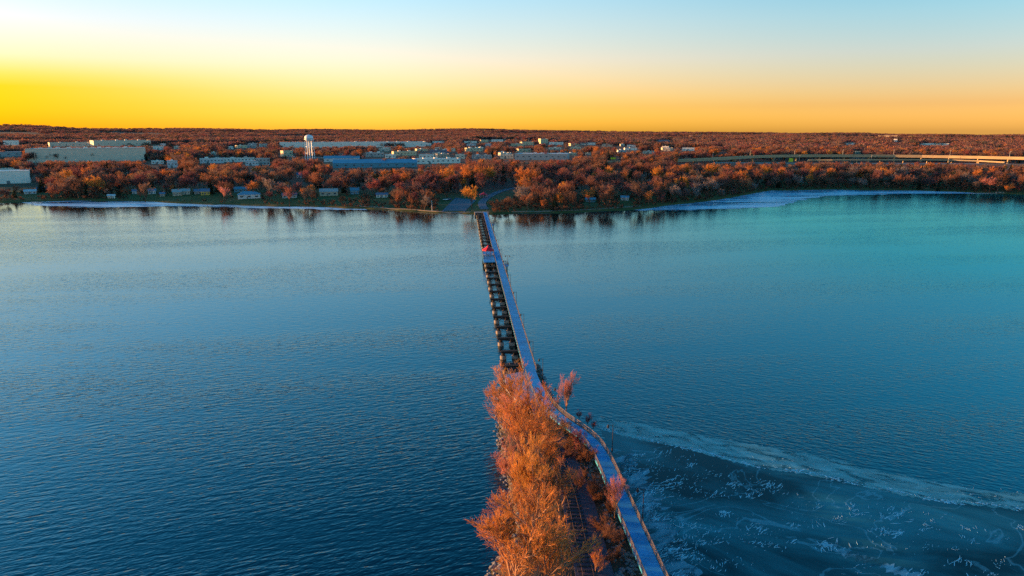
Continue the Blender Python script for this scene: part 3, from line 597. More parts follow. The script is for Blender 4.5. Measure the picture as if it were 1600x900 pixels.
board(958, 247.5, 8, 3.2, 'lime yellow sign board left of where the highway rises'); board(1236, 250, 6, 5, 'yellow square sign board under the elevated highway')
# tall poles and pylons in the town
def pylon(px, yb, hpx, label, arms=True):
    c = ground(px, yb); kk = math.hypot(c.x, c.y) / F; h = hpx * kk; e = thing('utility_pole', label, 'utility pole', c); t = max(.35, .5 * kk)
    MB().bar((0, 0, -.5), (0, 0, h), t).build('pole', mat('weathered_wood', (.42, .33, .24), .8), e)
    if arms:
        for f in (.86, .95): MB().bar((-1.6 * kk, 0, h * f), (1.6 * kk, 0, h * f), t * .6).build('crossarm', MATS['weathered_wood'], e)
    CLEAR.append((px - 1.5, px + 1.5, yb - hpx, yb - 3, math.hypot(c.x, c.y)))
pylon(58, 268, 25, 'tall wooden pole standing between the two warehouses at left', False)
for q, yb, hp, t in ((789, 230, 14, 'tallest pale transmission pole above the big grey store'), (806, 227, 11, 'second pale transmission pole right of the tallest'), (815, 226, 10, 'third pale transmission pole from the left'), (826, 225, 9, 'rightmost of four pale transmission poles')): pylon(q, yb, hp, t)

# ------------------------------------------------------------------ trail bridge and old trestle
DZ = 2.6
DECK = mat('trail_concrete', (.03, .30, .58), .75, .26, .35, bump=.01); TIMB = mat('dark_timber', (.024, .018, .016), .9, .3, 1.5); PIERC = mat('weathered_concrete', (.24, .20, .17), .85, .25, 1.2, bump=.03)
RAILM = mat('rail_wood', (.17, .14, .13), .75, .18, 1.5); LAMPM = mat('lamp_black', (.03, .03, .035), .5)
b0, b1 = at(823.3, 562, DZ), at(757.6, 331.5, DZ); bd = (b1 - b0).normalized(); bn = Vector((bd.y, -bd.x, 0)); b0 = b0 - bd * 9; BL = (b1 - b0).length
DW = 3.0
tb = thing('trail_bridge', 'long straight footbridge with railings running across the lake to the far shore', 'bridge', b0)
def on(s, o, z=0.0): return bd * s + bn * o + Vector((0, 0, z))       # along / across the bridge, from its near end
nsl = 28; SL = BL / nsl
for i in range(nsl):
    MB().poly([on(i * SL + (.02 if i else 0), -DW / 2), on(i * SL + (.02 if i else 0), DW / 2), on((i + 1) * SL - .02, DW / 2), on((i + 1) * SL - .02, -DW / 2)] + [on(s, o, -.35) for s, o in ((i * SL + .02, -DW / 2), (i * SL + .02, DW / 2), ((i + 1) * SL - .02, DW / 2), ((i + 1) * SL - .02, -DW / 2))],
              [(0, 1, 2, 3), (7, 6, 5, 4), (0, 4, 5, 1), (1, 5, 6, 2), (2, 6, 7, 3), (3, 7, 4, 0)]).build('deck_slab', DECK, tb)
for o in (-1.2, 1.2): MB().bar(on(0, o, -.62), on(BL, o, -.62), .35, .5).build('girder', TIMB, tb)
POST = MB().box(-.06, .06, -.06, .06, -.3, 1.12).mesh('post', RAILM)
for o in (-DW / 2 - .02, DW / 2 + .02):
    q = MB(); q.bar(on(0, o, 1.14), on(BL, o, 1.14), .12, .08)
    for z in (.3, .58, .86): q.bar(on(0, o, z), on(BL, o, z), .05, .07)
    rl_ = q.build('railing', RAILM, tb)
    for i in range(int(BL / 2.4) + 1): link('post', POST, rl_, on(i * 2.4, o))
# small look-outs on the right of the deck
for s in (0.405 * BL, 0.80 * BL):
    q = MB(); q.poly([on(s - 3, DW / 2), on(s + 3, DW / 2), on(s + 2, DW / 2 + 2.2), on(s - 2, DW / 2 + 2.2)] + [on(a, o, -.3) for a, o in ((s - 3, DW / 2), (s + 3, DW / 2), (s + 2, DW / 2 + 2.2), (s - 2, DW / 2 + 2.2))], [(3, 2, 1, 0), (4, 5, 6, 7), (0, 1, 5, 4), (1, 2, 6, 5), (2, 3, 7, 6), (3, 0, 4, 7)])
    lk = q.build('lookout', DECK, tb); q = MB()
    for a, c in (((s - 3, DW / 2 + .1), (s - 2, DW / 2 + 2.15)), ((s - 2, DW / 2 + 2.15), (s + 2, DW / 2 + 2.15)), ((s + 2, DW / 2 + 2.15), (s + 3, DW / 2 + .1))):
        for z in (.4, .75, 1.12): q.bar(on(*a, z), on(*c, z), .09)
        q.bar(on(*a, -.2), on(*a, 1.15), .14)
    q.build('lookout_railing', LAMPM, lk)
    for sg in (-1.5, 1.5): MB().bar(on(s + sg, DW / 2 + 1.6, -4), on(s + sg, DW / 2 + 1.6, -.3), .35).build('pile', TIMB, lk)
# old rail trestle: a row of bents beside and below the deck
TWD = 5.0
ot = thing('old_trestle', 'row of dark timber trestle bents on pale concrete piers left of the footbridge', 'trestle', (b0.x, b0.y, 0))
drum = MB().lathe([(.85, -1.5), (.85, .85), (.76, .95)], 14).mesh('concrete_pier', PIERC); stem = MB().lathe([(.5, .9), (.5, 1.75)], 8).mesh('pile', TIMB)
nb = 29; rg = random.Random(3)
for i in range(nb):
    s = 6 + (BL - 8) * i / (nb - 1); f = on(s, 0)
    cap = MB().bar(on(rg.uniform(-.12, .12), -DW / 2 - TWD + rg.uniform(-.25, .35), 2.05 + rg.uniform(-.06, .04)), on(0, DW / 2 + .2, 2.05), 1.1, .5).build('bent', TIMB, ot, f)
    for o in (-DW / 2 - TWD + .9, -DW / 2 - .9, DW / 2 - .6):
        d_ = link('concrete_pier', drum, cap, on(rg.uniform(-.1, .1), o)); link('pile', stem, cap, on(0, o))
    MB().bar(on(.8, -DW / 2 - TWD + .6, 1.5), on(.8, -DW / 2 - .4, 1.0), .25).build('brace', TIMB, cap)
for o, t in ((-DW / 2 - TWD + 1.1, 'stringer'), (-DW / 2 - .9, 'stringer')):
    MB().bar(on(BL * .62, o, 2.55), on(BL - 2, o, 2.55), .4, .38).build(t, TIMB, ot)

# platform with red-roofed pavilion
ps = (at(765, 409, DZ) - b0).dot(bd); pe = ps + 27; pw = TWD + .4
pf = thing('viewing_platform', 'blue-grey platform with railings on the left of the footbridge below red roof', 'platform', b0)
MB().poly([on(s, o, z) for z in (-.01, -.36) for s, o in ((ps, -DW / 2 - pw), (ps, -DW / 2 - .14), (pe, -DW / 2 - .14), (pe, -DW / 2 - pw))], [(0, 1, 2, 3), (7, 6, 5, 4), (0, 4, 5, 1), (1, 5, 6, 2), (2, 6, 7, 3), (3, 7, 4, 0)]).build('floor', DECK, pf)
q = MB(); so = -DW / 2 - pw + .1
for z in (.35, .7, 1.12):
    q.bar(on(ps + 5, so, z), on(pe, so, z), .1); q.bar(on(ps + 5, so, z), on(ps + 5, so + 3.4, z), .1); q.bar(on(pe, so, z), on(pe, -DW / 2 - .3, z), .1)
rl_ = q.build('railing', RAILM, pf)
for s, o in [(ps + 5 + i * 2.4, so) for i in range(10)] + [(ps + 5, so + 1.7), (ps + 5, so + 3.4), (pe, so + 2), (pe, so + 4)]: link('post', POST, rl_, on(s, o))
REDM = mat('red_roof_metal', (.62, .018, .03), .45, .08, .5); PWOOD = mat('pavilion_wood', (.26, .22, .30), .7)
def pavilion(loc, rz, label, r=3.3, h=2.9):
    e = thing('pavilion', label, 'pavilion', loc, rz); n8 = 8
    P = [(r * math.cos(a), r * math.sin(a)) for a in [math.pi / 8 + i * math.pi / 4 for i in range(n8)]]
    q = MB().poly([(x * 1.12, y * 1.12, h) for x, y in P] + [(x * 1.12, y * 1.12, h - .18) for x, y in P] + [(x * .3, y * .3, h + 1.35) for x, y in P],
                  [(i, (i + 1) % 8, 16 + (i + 1) % 8, 16 + i) for i in range(8)] + [(8 + i, 8 + (i + 1) % 8, (i + 1) % 8, i) for i in range(8)] + [tuple(15 - i for i in range(8)), tuple(16 + i for i in range(8))])
    ro = q.build('roof', REDM, e)
    q = MB().poly([(x * .33, y * .33, h + 1.55) for x, y in P] + [(0, 0, h + 2.25)] , [(i, (i + 1) % 8, 8) for i in range(8)] + [tuple(7 - i for i in range(8))]); q.build('cupola_roof', REDM, ro)
    MB().lathe([(r * .27, h + 1.3), (r * .27, h + 1.56)], 8).build('cupola', PWOOD, ro)
    for i, (x, y) in enumerate(P):
        MB().box(x - .11, x + .11, y - .11, y + .11, 0, h - .1).build('post', PWOOD, e)
    for i in range(8):
        if i in (0, 4): continue
        (xa, ya), (xb, yb_) = P[i], P[(i + 1) % 8]; q = MB()
        for z in (.3, .95): q.bar((xa, ya, z), (xb, yb_, z), .09)
        for j in range(1, 7): t = j / 7; q.bar((xa + (xb - xa) * t, ya + (yb_ - ya) * t, .1), (xa + (xb - xa) * t, ya + (yb_ - ya) * t, .95), .05)
        q.build('balustrade', PWOOD, e)
    q = MB(); q.box(-1.5, 1.5, -.25, .25, .42, .5); q.box(-1.3, -1.2, -.2, .2, 0, .42); q.box(1.2, 1.3, -.2, .2, 0, .42); q.build('bench', RAILM, e)
    return e
pavilion(b0 + on(ps + 15, -DW / 2 - pw / 2 - .05), math.atan2(bd.y, bd.x), 'red octagonal pavilion roof over the viewing platform on the bridge', 2.75)
c = ground(756, 309); pavilion(c, .3, 'red-roofed pavilion on the far shore at the end of the bridge', 3.6); CLEAR.append((750, 760, 296, 306, math.hypot(c.x, c.y)))

def trail_lamp(loc, toward, label, group, h=4.3, arms=1):
    e = thing('lamp_post', label, 'lamp post', loc, 0, group)
    MB().lathe([(.16, -.4), (.15, .3), (.075, .45), (.055, h)], 8).build('pole', LAMPM, e)
    for k in range(arms):
        t = toward.normalized() * (1 if k == 0 else -1)
        MB().bar((0, 0, h - .25), tuple(t * .95 + Vector((0, 0, h - .05))), .07).build('arm', LAMPM, e)
        p = t * .95; MB().lathe([(.10, h - .75), (.24, h - .55), (.22, h - .28), (.08, h - .1), (.03, h + .05)], 8, (p.x, p.y, 0)).build('lantern', LAMPM, e)
ln = [BL * f for f in (.035, .115, .20, .285, .37, .455, .54, .625, .71, .86, .94)]
NM = ['nearest', 'second', 'third', 'fourth', 'fifth', 'sixth', 'seventh', 'eighth', 'ninth', 'tenth', 'eleventh']
for i, s in enumerate(ln): trail_lamp(b0 + on(s, DW / 2 + .35, -.1), -bn, f'black lamp post on the right bridge railing, {NM[i]} along from the orange trees' if i else 'black lamp post on the right bridge railing, nearest to the orange trees', 'lamp posts along the bridge')
for i, s in enumerate((.405 * BL, .80 * BL)):
    trail_lamp(b0 + on(s, DW / 2 + 1.9, -.05), bn, 'black twin lamp post on the nearer bridge look-out' if i == 0 else 'black twin lamp post on the farther bridge look-out', 'twin lamps on the look-outs', 4.3, 2)

# ------------------------------------------------------------------ causeway
LE = [(690, 985), (752, 905), (778, 868), (799, 835), (796, 790), (786, 745), (777, 700), (775, 655), (779, 618), (788, 588), (800, 570)]
RE = [(1085, 985), (1048, 905), (1030, 868), (1012, 830), (990, 790), (968, 745), (950, 705), (915, 668), (875, 636), (856, 604), (842, 572)]
n = 90
def resamp(P):
    P = [at(a, c, 0) for a, c in P]; P = cr_line(P, .8); T = np.linspace(0, len(P) - 1, n); return [P[int(t)].lerp(P[min(int(t) + 1, len(P) - 1)], t - int(t)) for t in T]
LEw, REw = resamp(LE), resamp(RE); rg = random.Random(5); NU = 22; V = []
prof_u = [0, .05, .12, .25, .45, .62, .74, .86, .95, 1]; prof_z = [-.8, .5, 1.1, 1.5, 1.62, 1.6, 1.0, .55, .2, -.8]
def cz(u): return float(np.interp(u, prof_u, prof_z))
for i in range(n):
    e = 1 - .9 * max(0, (i - n + 5) / 5)
    for j in range(NU + 1):
        u = j / NU; p = LEw[i].lerp(REw[i], u); zz = cz(u); V.append((p.x + rg.uniform(-.25, .25), p.y + rg.uniform(-.25, .25), zz * (e if zz > 0 else 1) + rg.uniform(-.1, .1)))
mb = MB().poly(V, [(i * (NU + 1) + j, i * (NU + 1) + j + 1, (i + 1) * (NU + 1) + j + 1, (i + 1) * (NU + 1) + j) for i in range(n - 1) for j in range(NU)])
tag(mb.build('causeway', mat('causeway_soil', (.085, .06, .042), .95, .35, .7, bump=.15)), kind='structure')
def cpt(i_f, u):
    i = min(n - 2, max(0, int(i_f * (n - 1)))); p = LEw[i].lerp(REw[i], u); return Vector((p.x, p.y, cz(u)))
# railway left on the causeway
TP = cr_line([at(*q, 1.78) for q in ((930, 985), (920, 905), (908, 850), (897, 795), (884, 750), (866, 705), (842, 655), (815, 600), (800, 568))], .66)
tag(ribbon(offs(TP, .9), 5.2, .3).build('ballast', mat('ballast', (.075, .065, .085), .95, .4, 2.5, bump=.06)), kind='structure')
tk_ = thing('railway_track', 'disused railway track on dark ballast under the orange trees', 'railway', (0, 0, 0))
for o in (-.72, .72):
    q = MB(); P = offs(TP, o)
    for a, c in zip(P, P[1:]): q.bar(a + Vector((0, 0, .24)), c + Vector((0, 0, .24)), .09, .16)
    q.build('rail', mat('rusty_steel', (.07, .04, .035), .6, .3, 2), tk_)
SLP = MB().box(-1.3, 1.3, -.12, .12, 0, .16).mesh('sleeper', mat('sleeper_wood', (.06, .05, .048), .9, .3, 2))
for i, p in enumerate(TP[:150]):
    d = TP[min(i + 1, len(TP) - 1)] - TP[max(i - 1, 0)]; link('sleeper', SLP, tk_, p, math.atan2(d.y, d.x) - math.pi / 2)
# paved trail along the causeway, with its two railings
PC = [b0 + bd * 6, b0 + bd * .5] + [at(*q, DZ) for q in ((842, 612), (855, 634), (876, 654), (903, 673), (927, 694), (944, 722), (962, 762), (985, 815), (1019, 893), (1062, 990))]
PCs = cr_line([p + Vector((0, 0, -.012 if i < 2 else 0)) for i, p in enumerate(PC)], 1.2)
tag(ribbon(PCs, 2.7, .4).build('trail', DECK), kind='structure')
PL = [at(*q, DZ - .03) for q in ((789, 586), (826, 578), (846, 620), (862, 650), (836, 648), (806, 622), (790, 606))]
q = MB(); q.poly([(p.x, p.y, p.z) for p in PL] + [(p.x, p.y, p.z - 1.6) for p in PL], [tuple(range(6, -1, -1))] + [(i, (i + 1) % 7, 7 + (i + 1) % 7, 7 + i) for i in range(7)])
tag(q.build('trail_plaza', mat('plaza_concrete', (.24, .24, .30), .8, .1, .6)), kind='structure')
for o, lb, i0 in ((-1.4, 'wooden railing on the left edge of the causeway trail', 14), (1.4, 'wooden railing on the right edge of the causeway trail', 5)):
    P = offs(PCs, o)[i0:]; e = thing('trail_railing', lb, 'railing', P[0]); q = MB(); O = P[0]
    for a, c in zip(P, P[1:]):
        q.bar(a - O + Vector((0, 0, 1.14)), c - O + Vector((0, 0, 1.14)), .11, .08)
        for z in (.3, .58, .86): q.bar(a - O + Vector((0, 0, z)), c - O + Vector((0, 0, z)), .05, .07)
    q.build('rails', RAILM, e)
    for i in range(0, len(P), 2): link('post', POST, e, P[i] - O)
q = 0
for px, py, t in ((848, 592, 'black lamp post at the bridge end beside the big orange tree'), (872, 640, 'black lamp post left of the small pinkish tree'), (956.5, 703, 'black lamp post outside the railing at the trail bend'), (1004, 811, 'black lamp post beside the straight trail over dark ice')):
    p = at(px, py, 1.6); dd = min(PCs, key=lambda c: (c - p).length) - p; dd.z = 0; e = trail_lamp((p.x, p.y, 1.6), dd, t, 'lamp posts along the causeway', 5.2)
# rocks on the banks, brush litter
rg = random.Random(8); mb = MB()
def rock(p, s):
    base = [(1, 0, 0), (-1, 0, 0), (0, 1, 0), (0, -1, 0), (0, 0, 1), (0, 0, -1), (.6, .6, .5), (-.6, .6, .5), (-.6, -.6, .5), (.6, -.6, .5)]
    a = rg.uniform(0, 6.28); ca, sa = math.cos(a), math.sin(a); sxx, syy, szz = s * rg.uniform(.7, 1.3), s * rg.uniform(.6, 1.1), s * rg.uniform(.45, .8); P = []
    for x, y, z in base: x, y = x * sxx, y * syy; P.append((p.x + x * ca - y * sa, p.y + x * sa + y * ca, p.z + z * szz))
    mb.poly(P, [(4, 6, 7), (4, 7, 8), (4, 8, 9), (4, 9, 6), (6, 0, 2), (6, 2, 7), (7, 2, 1), (7, 1, 8), (8, 1, 3), (8, 3, 9), (9, 3, 0), (9, 0, 6), (5, 2, 0), (5, 1, 2), (5, 3, 1), (5, 0, 3)])
for _ in range(2600):
    u = rg.choice([abs(rg.gauss(0, .05)), 1 - abs(rg.gauss(0, .06)), .76 + rg.gauss(0, .05)]); p = cpt(rg.random(), min(1, max(0, u))); p += Vector((rg.uniform(-.6, .6), rg.uniform(-.6, .6), 0)); p.z = max(p.z, -.2); rock(p, rg.uniform(.12, .55))
tag(mb.build('bank_rocks', mat('bank_rock', (.20, .19, .19), .9, .4, 1)), 'loose grey rocks along the causeway banks', kind='stuff')
rows = []
for _ in range(16000):
    u = rg.random() ** .8; p = cpt(rg.random(), .03 + .92 * u); h = rg.uniform(.25, .9)
    if .50 < u < .66 and rg.random() < .85: continue
    p += Vector((rg.uniform(-.5, .5), rg.uniform(-.5, .5), -.05)); rows.append((*p, p.x + rg.gauss(0, .25), p.y + rg.gauss(0, .25), p.z + h, .022, .006, 0))
tag(link('dry_grass', seg_mesh('dry_grass', np.array(rows), mat('dead_grass', (.20, .115, .055), .9, .35, .4), 2, 4)), 'dead grass and weed stalks covering the causeway', kind='stuff')

# near trees: limbs in the round, fine twigs as narrow strips
NEAR = []
for k in range(5):
    rg = random.Random(40 + k)
    a = grow(rg, 1.0, [(1, .26, 0, .018, 0, 4), (6, 1.45, .52, .62, .3, 4), (6, .52, .58, .52, .22, 3), (6, .52, .55, .5, .2, 3), (6, .56, .46, .55, .12, 2), (5, .68, .38, .6, .1, 2)], .45)
    lim, tw = a[a[:, 8] <= 3].copy(), a[a[:, 8] >= 4].copy(); lim[:, 6:8] = np.maximum(lim[:, 6:8] * 1.3, .0026); tw[:, 6:8] = np.maximum(tw[:, 6:8] * .8, .0009)
    NEAR.append((seg_mesh('trunk', lim, BARK, 5, k), seg_mesh('crown', tw, WILLOW, 2, k)))
SM = []
for k in range(4):
    rg = random.Random(70 + k)
    a = grow(rg, 1.0, [(1, .10, 0, .012, 0, 2), (9, 5.0, .45, .7, .1, 4), (7, .45, .5, .5, .2, 2), (6, .5, .55, .55, .2, 2), (4, .55, .55, .6, .2, 1)], .5)
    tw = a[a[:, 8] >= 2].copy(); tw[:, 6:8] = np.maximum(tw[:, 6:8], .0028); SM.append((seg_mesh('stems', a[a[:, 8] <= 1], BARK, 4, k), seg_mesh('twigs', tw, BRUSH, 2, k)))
def put_tree(name, pair, p, h, rz, label, cat, group, crown_mat=None, wide=1.0, bark=None):
    e = thing(name, label, cat, p, rz, group, (h * wide, h * wide, h)); t = link(pair[0].name.split('.')[0], pair[0], e); c = link(pair[1].name.split('.')[0], pair[1], e)
    for o, m in ((t, bark), (c, crown_mat)):
        if m is not None: o.material_slots[0].link = 'OBJECT'; o.material_slots[0].material = m
    return e
G = 'orange willows on the causeway'; NBARK = tree_mat('pale_bark', [(.46, .25, .15), (.38, .20, .13)])
near = [(814, 662, 82, 0, 1.05, WILLOW, 'big orange willow at the far tip of the causeway, twigs over the trail'), (810, 704, 72, 2, .8, PINK, 'pinkish willow leaning over the left water near the causeway tip'),
        (842, 715, 86, 2, 1.0, WILLOW, 'orange willow beside the trail bend, right of the tip tree'), (812, 745, 98, 3, 1.05, WILLOW, 'orange willow in the middle of the causeway left of the trail bend'),
        (803, 768, 66, 4, .85, PINK, 'pinkish willow overhanging the dark water at the left bank'), (860, 774, 84, 0, 1.0, WILLOW, 'orange willow beside the dark brush in mid causeway'),
        (815, 812, 92, 1, 1.0, WILLOW, 'orange willow left of the visible railway track'), (874, 816, 70, 2, .95, WILLOW, 'orange willow whose pale branches hang over the railway track'),
        (838, 858, 80, 3, 1.0, WILLOW, 'orange willow in the gap above the bottommost tree'), (806, 962, 128, 4, 1.2, WILLOW, 'bottommost wide orange willow cut by the lower edge'), (872, 950, 92, 0, 1.0, WILLOW, 'orange willow at the lower edge beside the railway')]
for i, (px, py, hp, v, wd, m, t) in enumerate(near):
    p = at(px, py, 1.4); r = (p - Vector((0, 0, CAMZ))).length; h = hp * r / F / math.cos(math.atan2(CAMZ, p.y)) * 1.2
    put_tree('willow_tree', NEAR[v], p, h, i * 1.3 + (1.7 if i == 0 else 2.4 if i == 3 else 2.6 if i in (1, 4) else 0), t, 'tree', G, m, wd * .92, NBARK)
for px, py, hp, v, m, t in ((884, 652, 70, 1, PINK, 'slim pinkish tree standing in the water right of the trail railing'), (961, 818, 64, 3, PINK, 'small pink-twigged tree leaning over the straight trail'), (908, 716, 42, 2, RED, 'small reddish tree at the left railing of the trail bend'), (930, 905, 44, 4, WILLOW, 'low orange sapling between the railway and the trail')):
    p = at(px, py, .9); r = (p - Vector((0, 0, CAMZ))).length; h = hp * r / F / math.cos(math.atan2(CAMZ, p.y)); put_tree('young_tree', NEAR[v], p, h, px * .1, t, 'tree', None, m, .62, NBARK)
rg = random.Random(21)
for i in range(34):
    py = rg.uniform(672, 905); xr = float(np.interp(py, [660, 700, 740, 800, 900], [872, 908, 930, 955, 990])); px = xr - rg.uniform(2, 34) if i < 24 else rg.uniform(798, 840)
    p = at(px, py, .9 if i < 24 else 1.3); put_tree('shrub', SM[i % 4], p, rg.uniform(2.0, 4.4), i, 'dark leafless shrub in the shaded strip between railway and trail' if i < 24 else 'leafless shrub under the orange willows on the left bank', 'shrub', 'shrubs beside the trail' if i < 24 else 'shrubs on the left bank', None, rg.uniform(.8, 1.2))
for px, py, h in ((918, 664, 2.6), (927, 671, 2.2), (905, 655, 2.4)):
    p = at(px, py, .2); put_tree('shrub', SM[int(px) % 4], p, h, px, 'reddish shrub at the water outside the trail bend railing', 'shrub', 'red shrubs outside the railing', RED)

# ------------------------------------------------------------------ shore trees one by one
rg = random.Random(77)
CLEAR += [(688, 746, 309, 330, 640), (744, 765, 306, 334, 640), (765, 800, 296, 308, 700)]
SPEC = [(737, 326, 15.0, 'orange willow standing in front of the parking lot beside the bridge', WILLOW, 1.0), (812, 300, 19, 'large bright orange tree right of the access road', WILLOW, 1.15), (832, 297, 18, 'orange tree directly right of the large bright orange one', WILLOW, 1.1), (795, 331, 9, 'low dark tree right beside the end of the bridge', BRUSH, 1.2),
        (775, 331, 7.5, 'small dark bush-like tree touching the bridge end', BRUSH, 1.3), (668, 326, 12, 'bare tree left of the flagpole and parking lot', None, 1.0), (700, 298, 18, 'tall orange tree left of two behind the parking lot', WILLOW, 1.1), (728, 292, 18, 'tall orange tree right of two behind the parking lot', WILLOW, 1.1), (750, 289, 17, 'orange tree above the pavilion on the far shore', WILLOW, 1.0),
        (873, 326, 10, 'small orange-topped tree at the shore right of the bridge', WILLOW, 1.0), (922, 322, 12, 'orange-topped tree near the teal-roofed shelter', WILLOW, 1.0), (951, 324, 14, 'rounded brown tree alone on the grassy point', None, 1.3), (1113, 284, 17, 'bright orange tree standing above the dark wooded point', WILLOW, 1.2), (1135, 285, 16, 'bright orange tree right of another above the wooded point', WILLOW, 1.2),
        (351, 318, 12, 'pale grey bare tree on the lawn left of the white lakeside house', PINK, .9), (228, 317, 14, 'bare tree with visible trunk on the left lawn', None, .9), (483, 322, 13, 'slim bare tree with pale trunk on the lawn below the grey house', None, .8), (453, 322, 13, 'bare tree in front of the grey lakeside house', None, 1.0),
        (1545, 302, 13, 'pale spreading bare tree beside the dock at far right', PINK, 1.2), (703, 243, 15, 'single glowing orange tree among the town shops', WILLOW, 1.2), (330, 303, 9, 'dark dense evergreen right of the yellow house', 'E', 1.3), (66, 300, 11, 'dark evergreen below the left-edge warehouse', 'E', 1.5)]
taken = []; ORD = 'first second third fourth fifth sixth seventh eighth ninth tenth eleventh twelfth thirteenth fourteenth fifteenth sixteenth seventeenth eighteenth nineteenth twentieth'.split(); NTH = {}
for i, (px, py, h, t, m, wd) in enumerate(SPEC):
    p = ground(px, py); taken.append((p.x, p.y)); pr = EVER[0] if m == 'E' else FAR[i % 6]
    put_tree('evergreen_tree' if m == 'E' else 'bare_tree', pr, (p.x, p.y, p.z - .2), h * 1.3, i, t, 'tree', None, None if m == 'E' else m, wd)
REG = [(-60, 60, 'at the far left shore'), (60, 205, 'behind the left shore ice'), (205, 430, 'among the lakeside houses'), (430, 660, 'on the shore left of the parking lot'), (660, 830, 'around the bridge landing'), (830, 1010, 'on the grassy point right of the bridge'), (1010, 1200, 'on the dark wooded point'), (1200, 1420, 'behind the ice of the right bay'), (1420, 1700, 'at the far right shore')]
LAWN = [(205, 430), (430, 545)]
cnt = 0
for row, (o0, sp_) in enumerate(((5, 11.5), (19, 12), (36, 13), (55, 14))):
    px = -45.0
    while px < 1650 and cnt < 276:
        d = ray(px, 320); az = math.atan2(d.x, d.y); lawn = any(a < px < b_ for a, b_ in LAWN); s = o0 + rg.uniform(-5, 6) + (rg.uniform(0, 14) if lawn else 0); D_ = float(shore_d(az)) + s
        x, y = D_ * math.sin(az), D_ * math.cos(az); px += sp_ * F / D_ * rg.uniform(.75, 1.3) * (1.0 + .9 * (lawn and row < 2)); z = float(tz(x, y)); h = rg.choice([rg.uniform(8, 14), rg.uniform(13, 21), rg.uniform(13, 21)]) * (.85 if row == 0 else 1); wd = rg.uniform(.85, 1.2)
        if any((x - a) ** 2 + (y - b_) ** 2 < 40 for a, b_ in taken) or blocked(x, y, z, h, h * .33 * wd): continue
        taken.append((x, y)); cnt += 1; q = proj(x, y, z)[0]; reg = next((t for a, b_, t in REG if a <= q < b_), REG[-1][2]); ev = rg.random() < .08
        ev_h = h * .8
        key = (ev, 0 if ev else row, reg); NTH[key] = NTH.get(key, -1) + 1; nth = ORD[min(NTH[key], 19)]; sreg = reg.replace('right of the bridge', 'right of bridge')
        if ev: lb = 'dark evergreen ' + reg
        elif row < 2: lb = '%s bare tree from left in %s row %s' % (nth, 'front' if row == 0 else 'second', sreg)
        else: lb = 'bare brown tree in the rows farther back ' + reg
        put_tree('evergreen_tree' if ev else 'bare_tree', EVER[cnt % 2] if ev else FAR[cnt % 6], (x, y, z - .2), ev_h if ev else h, rg.uniform(0, 6.28), lb, 'tree',
                 ('evergreens ' if ev else 'row %d trees ' % min(row, 2)) + reg, None if ev else rg.choice([BRUSH, BRUSH, BRUSH, GREY, GREY, WILLOW, None, None, None, None, None, None]), wd)

# woods beyond: too many to count
SRC = bpy.data.collections.new('tree_shapes')
for k in range(6): SRC.objects.link(bpy.data.objects.new('shape_a%d' % k, join_meshes('woods_tree', FAR[k])))
for k in range(2): SRC.objects.link(bpy.data.objects.new('shape_b%d' % k, join_meshes('woods_evergreen', EVER[k])))
for k in range(4): SRC.objects.link(bpy.data.objects.new('shape_c%d' % k, blob_tree(k, TWIG)))
SRC.objects.link(bpy.data.objects.new('shape_d0', blob_tree(9, NEEDLE))); 
WW = join_meshes('woods_willow', FAR[1]); WW.materials[1] = WILLOW; SRC.objects.link(bpy.data.objects.new('shape_e0', WW))
for k in range(3): SRC.objects.link(bpy.data.objects.new('shape_f%d' % k, join_meshes('woods_brush', SM[k])))
def woods(name, pts, label):
    a = np.array(pts, np.float32); me = bpy.data.meshes.new(name); me.vertices.add(len(a)); me.vertices.foreach_set('co', a[:, :3].ravel())
    for nm, tp, col in (('idx', 'INT', a[:, 3].astype(np.int32)), ('rot', 'FLOAT', a[:, 4])):
        t = me.attributes.new(nm, tp, 'POINT'); t.data.foreach_set('value', np.ascontiguousarray(col))
    t = me.attributes.new('scl', 'FLOAT_VECTOR', 'POINT'); t.data.foreach_set('vector', np.stack([a[:, 6], a[:, 6], a[:, 5]], 1).ravel().astype(np.float32))
    o = link(name, me); ng = bpy.data.node_groups.new(name, 'GeometryNodeTree'); ng.interface.new_socket('Geometry', in_out='INPUT', socket_type='NodeSocketGeometry'); ng.interface.new_socket('Geometry', in_out='OUTPUT', socket_type='NodeSocketGeometry')
    N = ng.nodes.new; K = ng.links.new; gi, go = N('NodeGroupInput'), N('NodeGroupOutput'); ci = N('GeometryNodeCollectionInfo'); ci.inputs['Collection'].default_value = SRC; ci.inputs['Separate Children'].default_value = True; ci.inputs['Reset Children'].default_value = True
    ip = N('GeometryNodeInstanceOnPoints'); ip.inputs['Pick Instance'].default_value = True
    def na_(nm, tp): q = N('GeometryNodeInputNamedAttribute'); q.data_type = tp; q.inputs['Name'].default_value = nm; return next(s for s in q.outputs if s.enabled and s.name == 'Attribute')
    cx = N('ShaderNodeCombineXYZ'); K(na_('rot', 'FLOAT'), cx.inputs[2]); K(gi.outputs[0], ip.inputs['Points']); K(ci.outputs[0], ip.inputs['Instance']); K(na_('idx', 'INT'), ip.inputs['Instance Index']); K(na_('scl', 'FLOAT_VECTOR'), ip.inputs['Scale']); K(cx.outputs[0], ip.inputs['Rotation']); K(ip.outputs[0], go.inputs[0])
    o.modifiers.new('scatter', 'NODES').node_group = ng
    return tag(o, label, kind='stuff')
rs = np.random.RandomState(4); pts = []
def patch(x, y): return math.sin(x * .013 + 2 * math.sin(y * .007)) * math.sin(y * .017 + 1.3 * math.sin(x * .009))
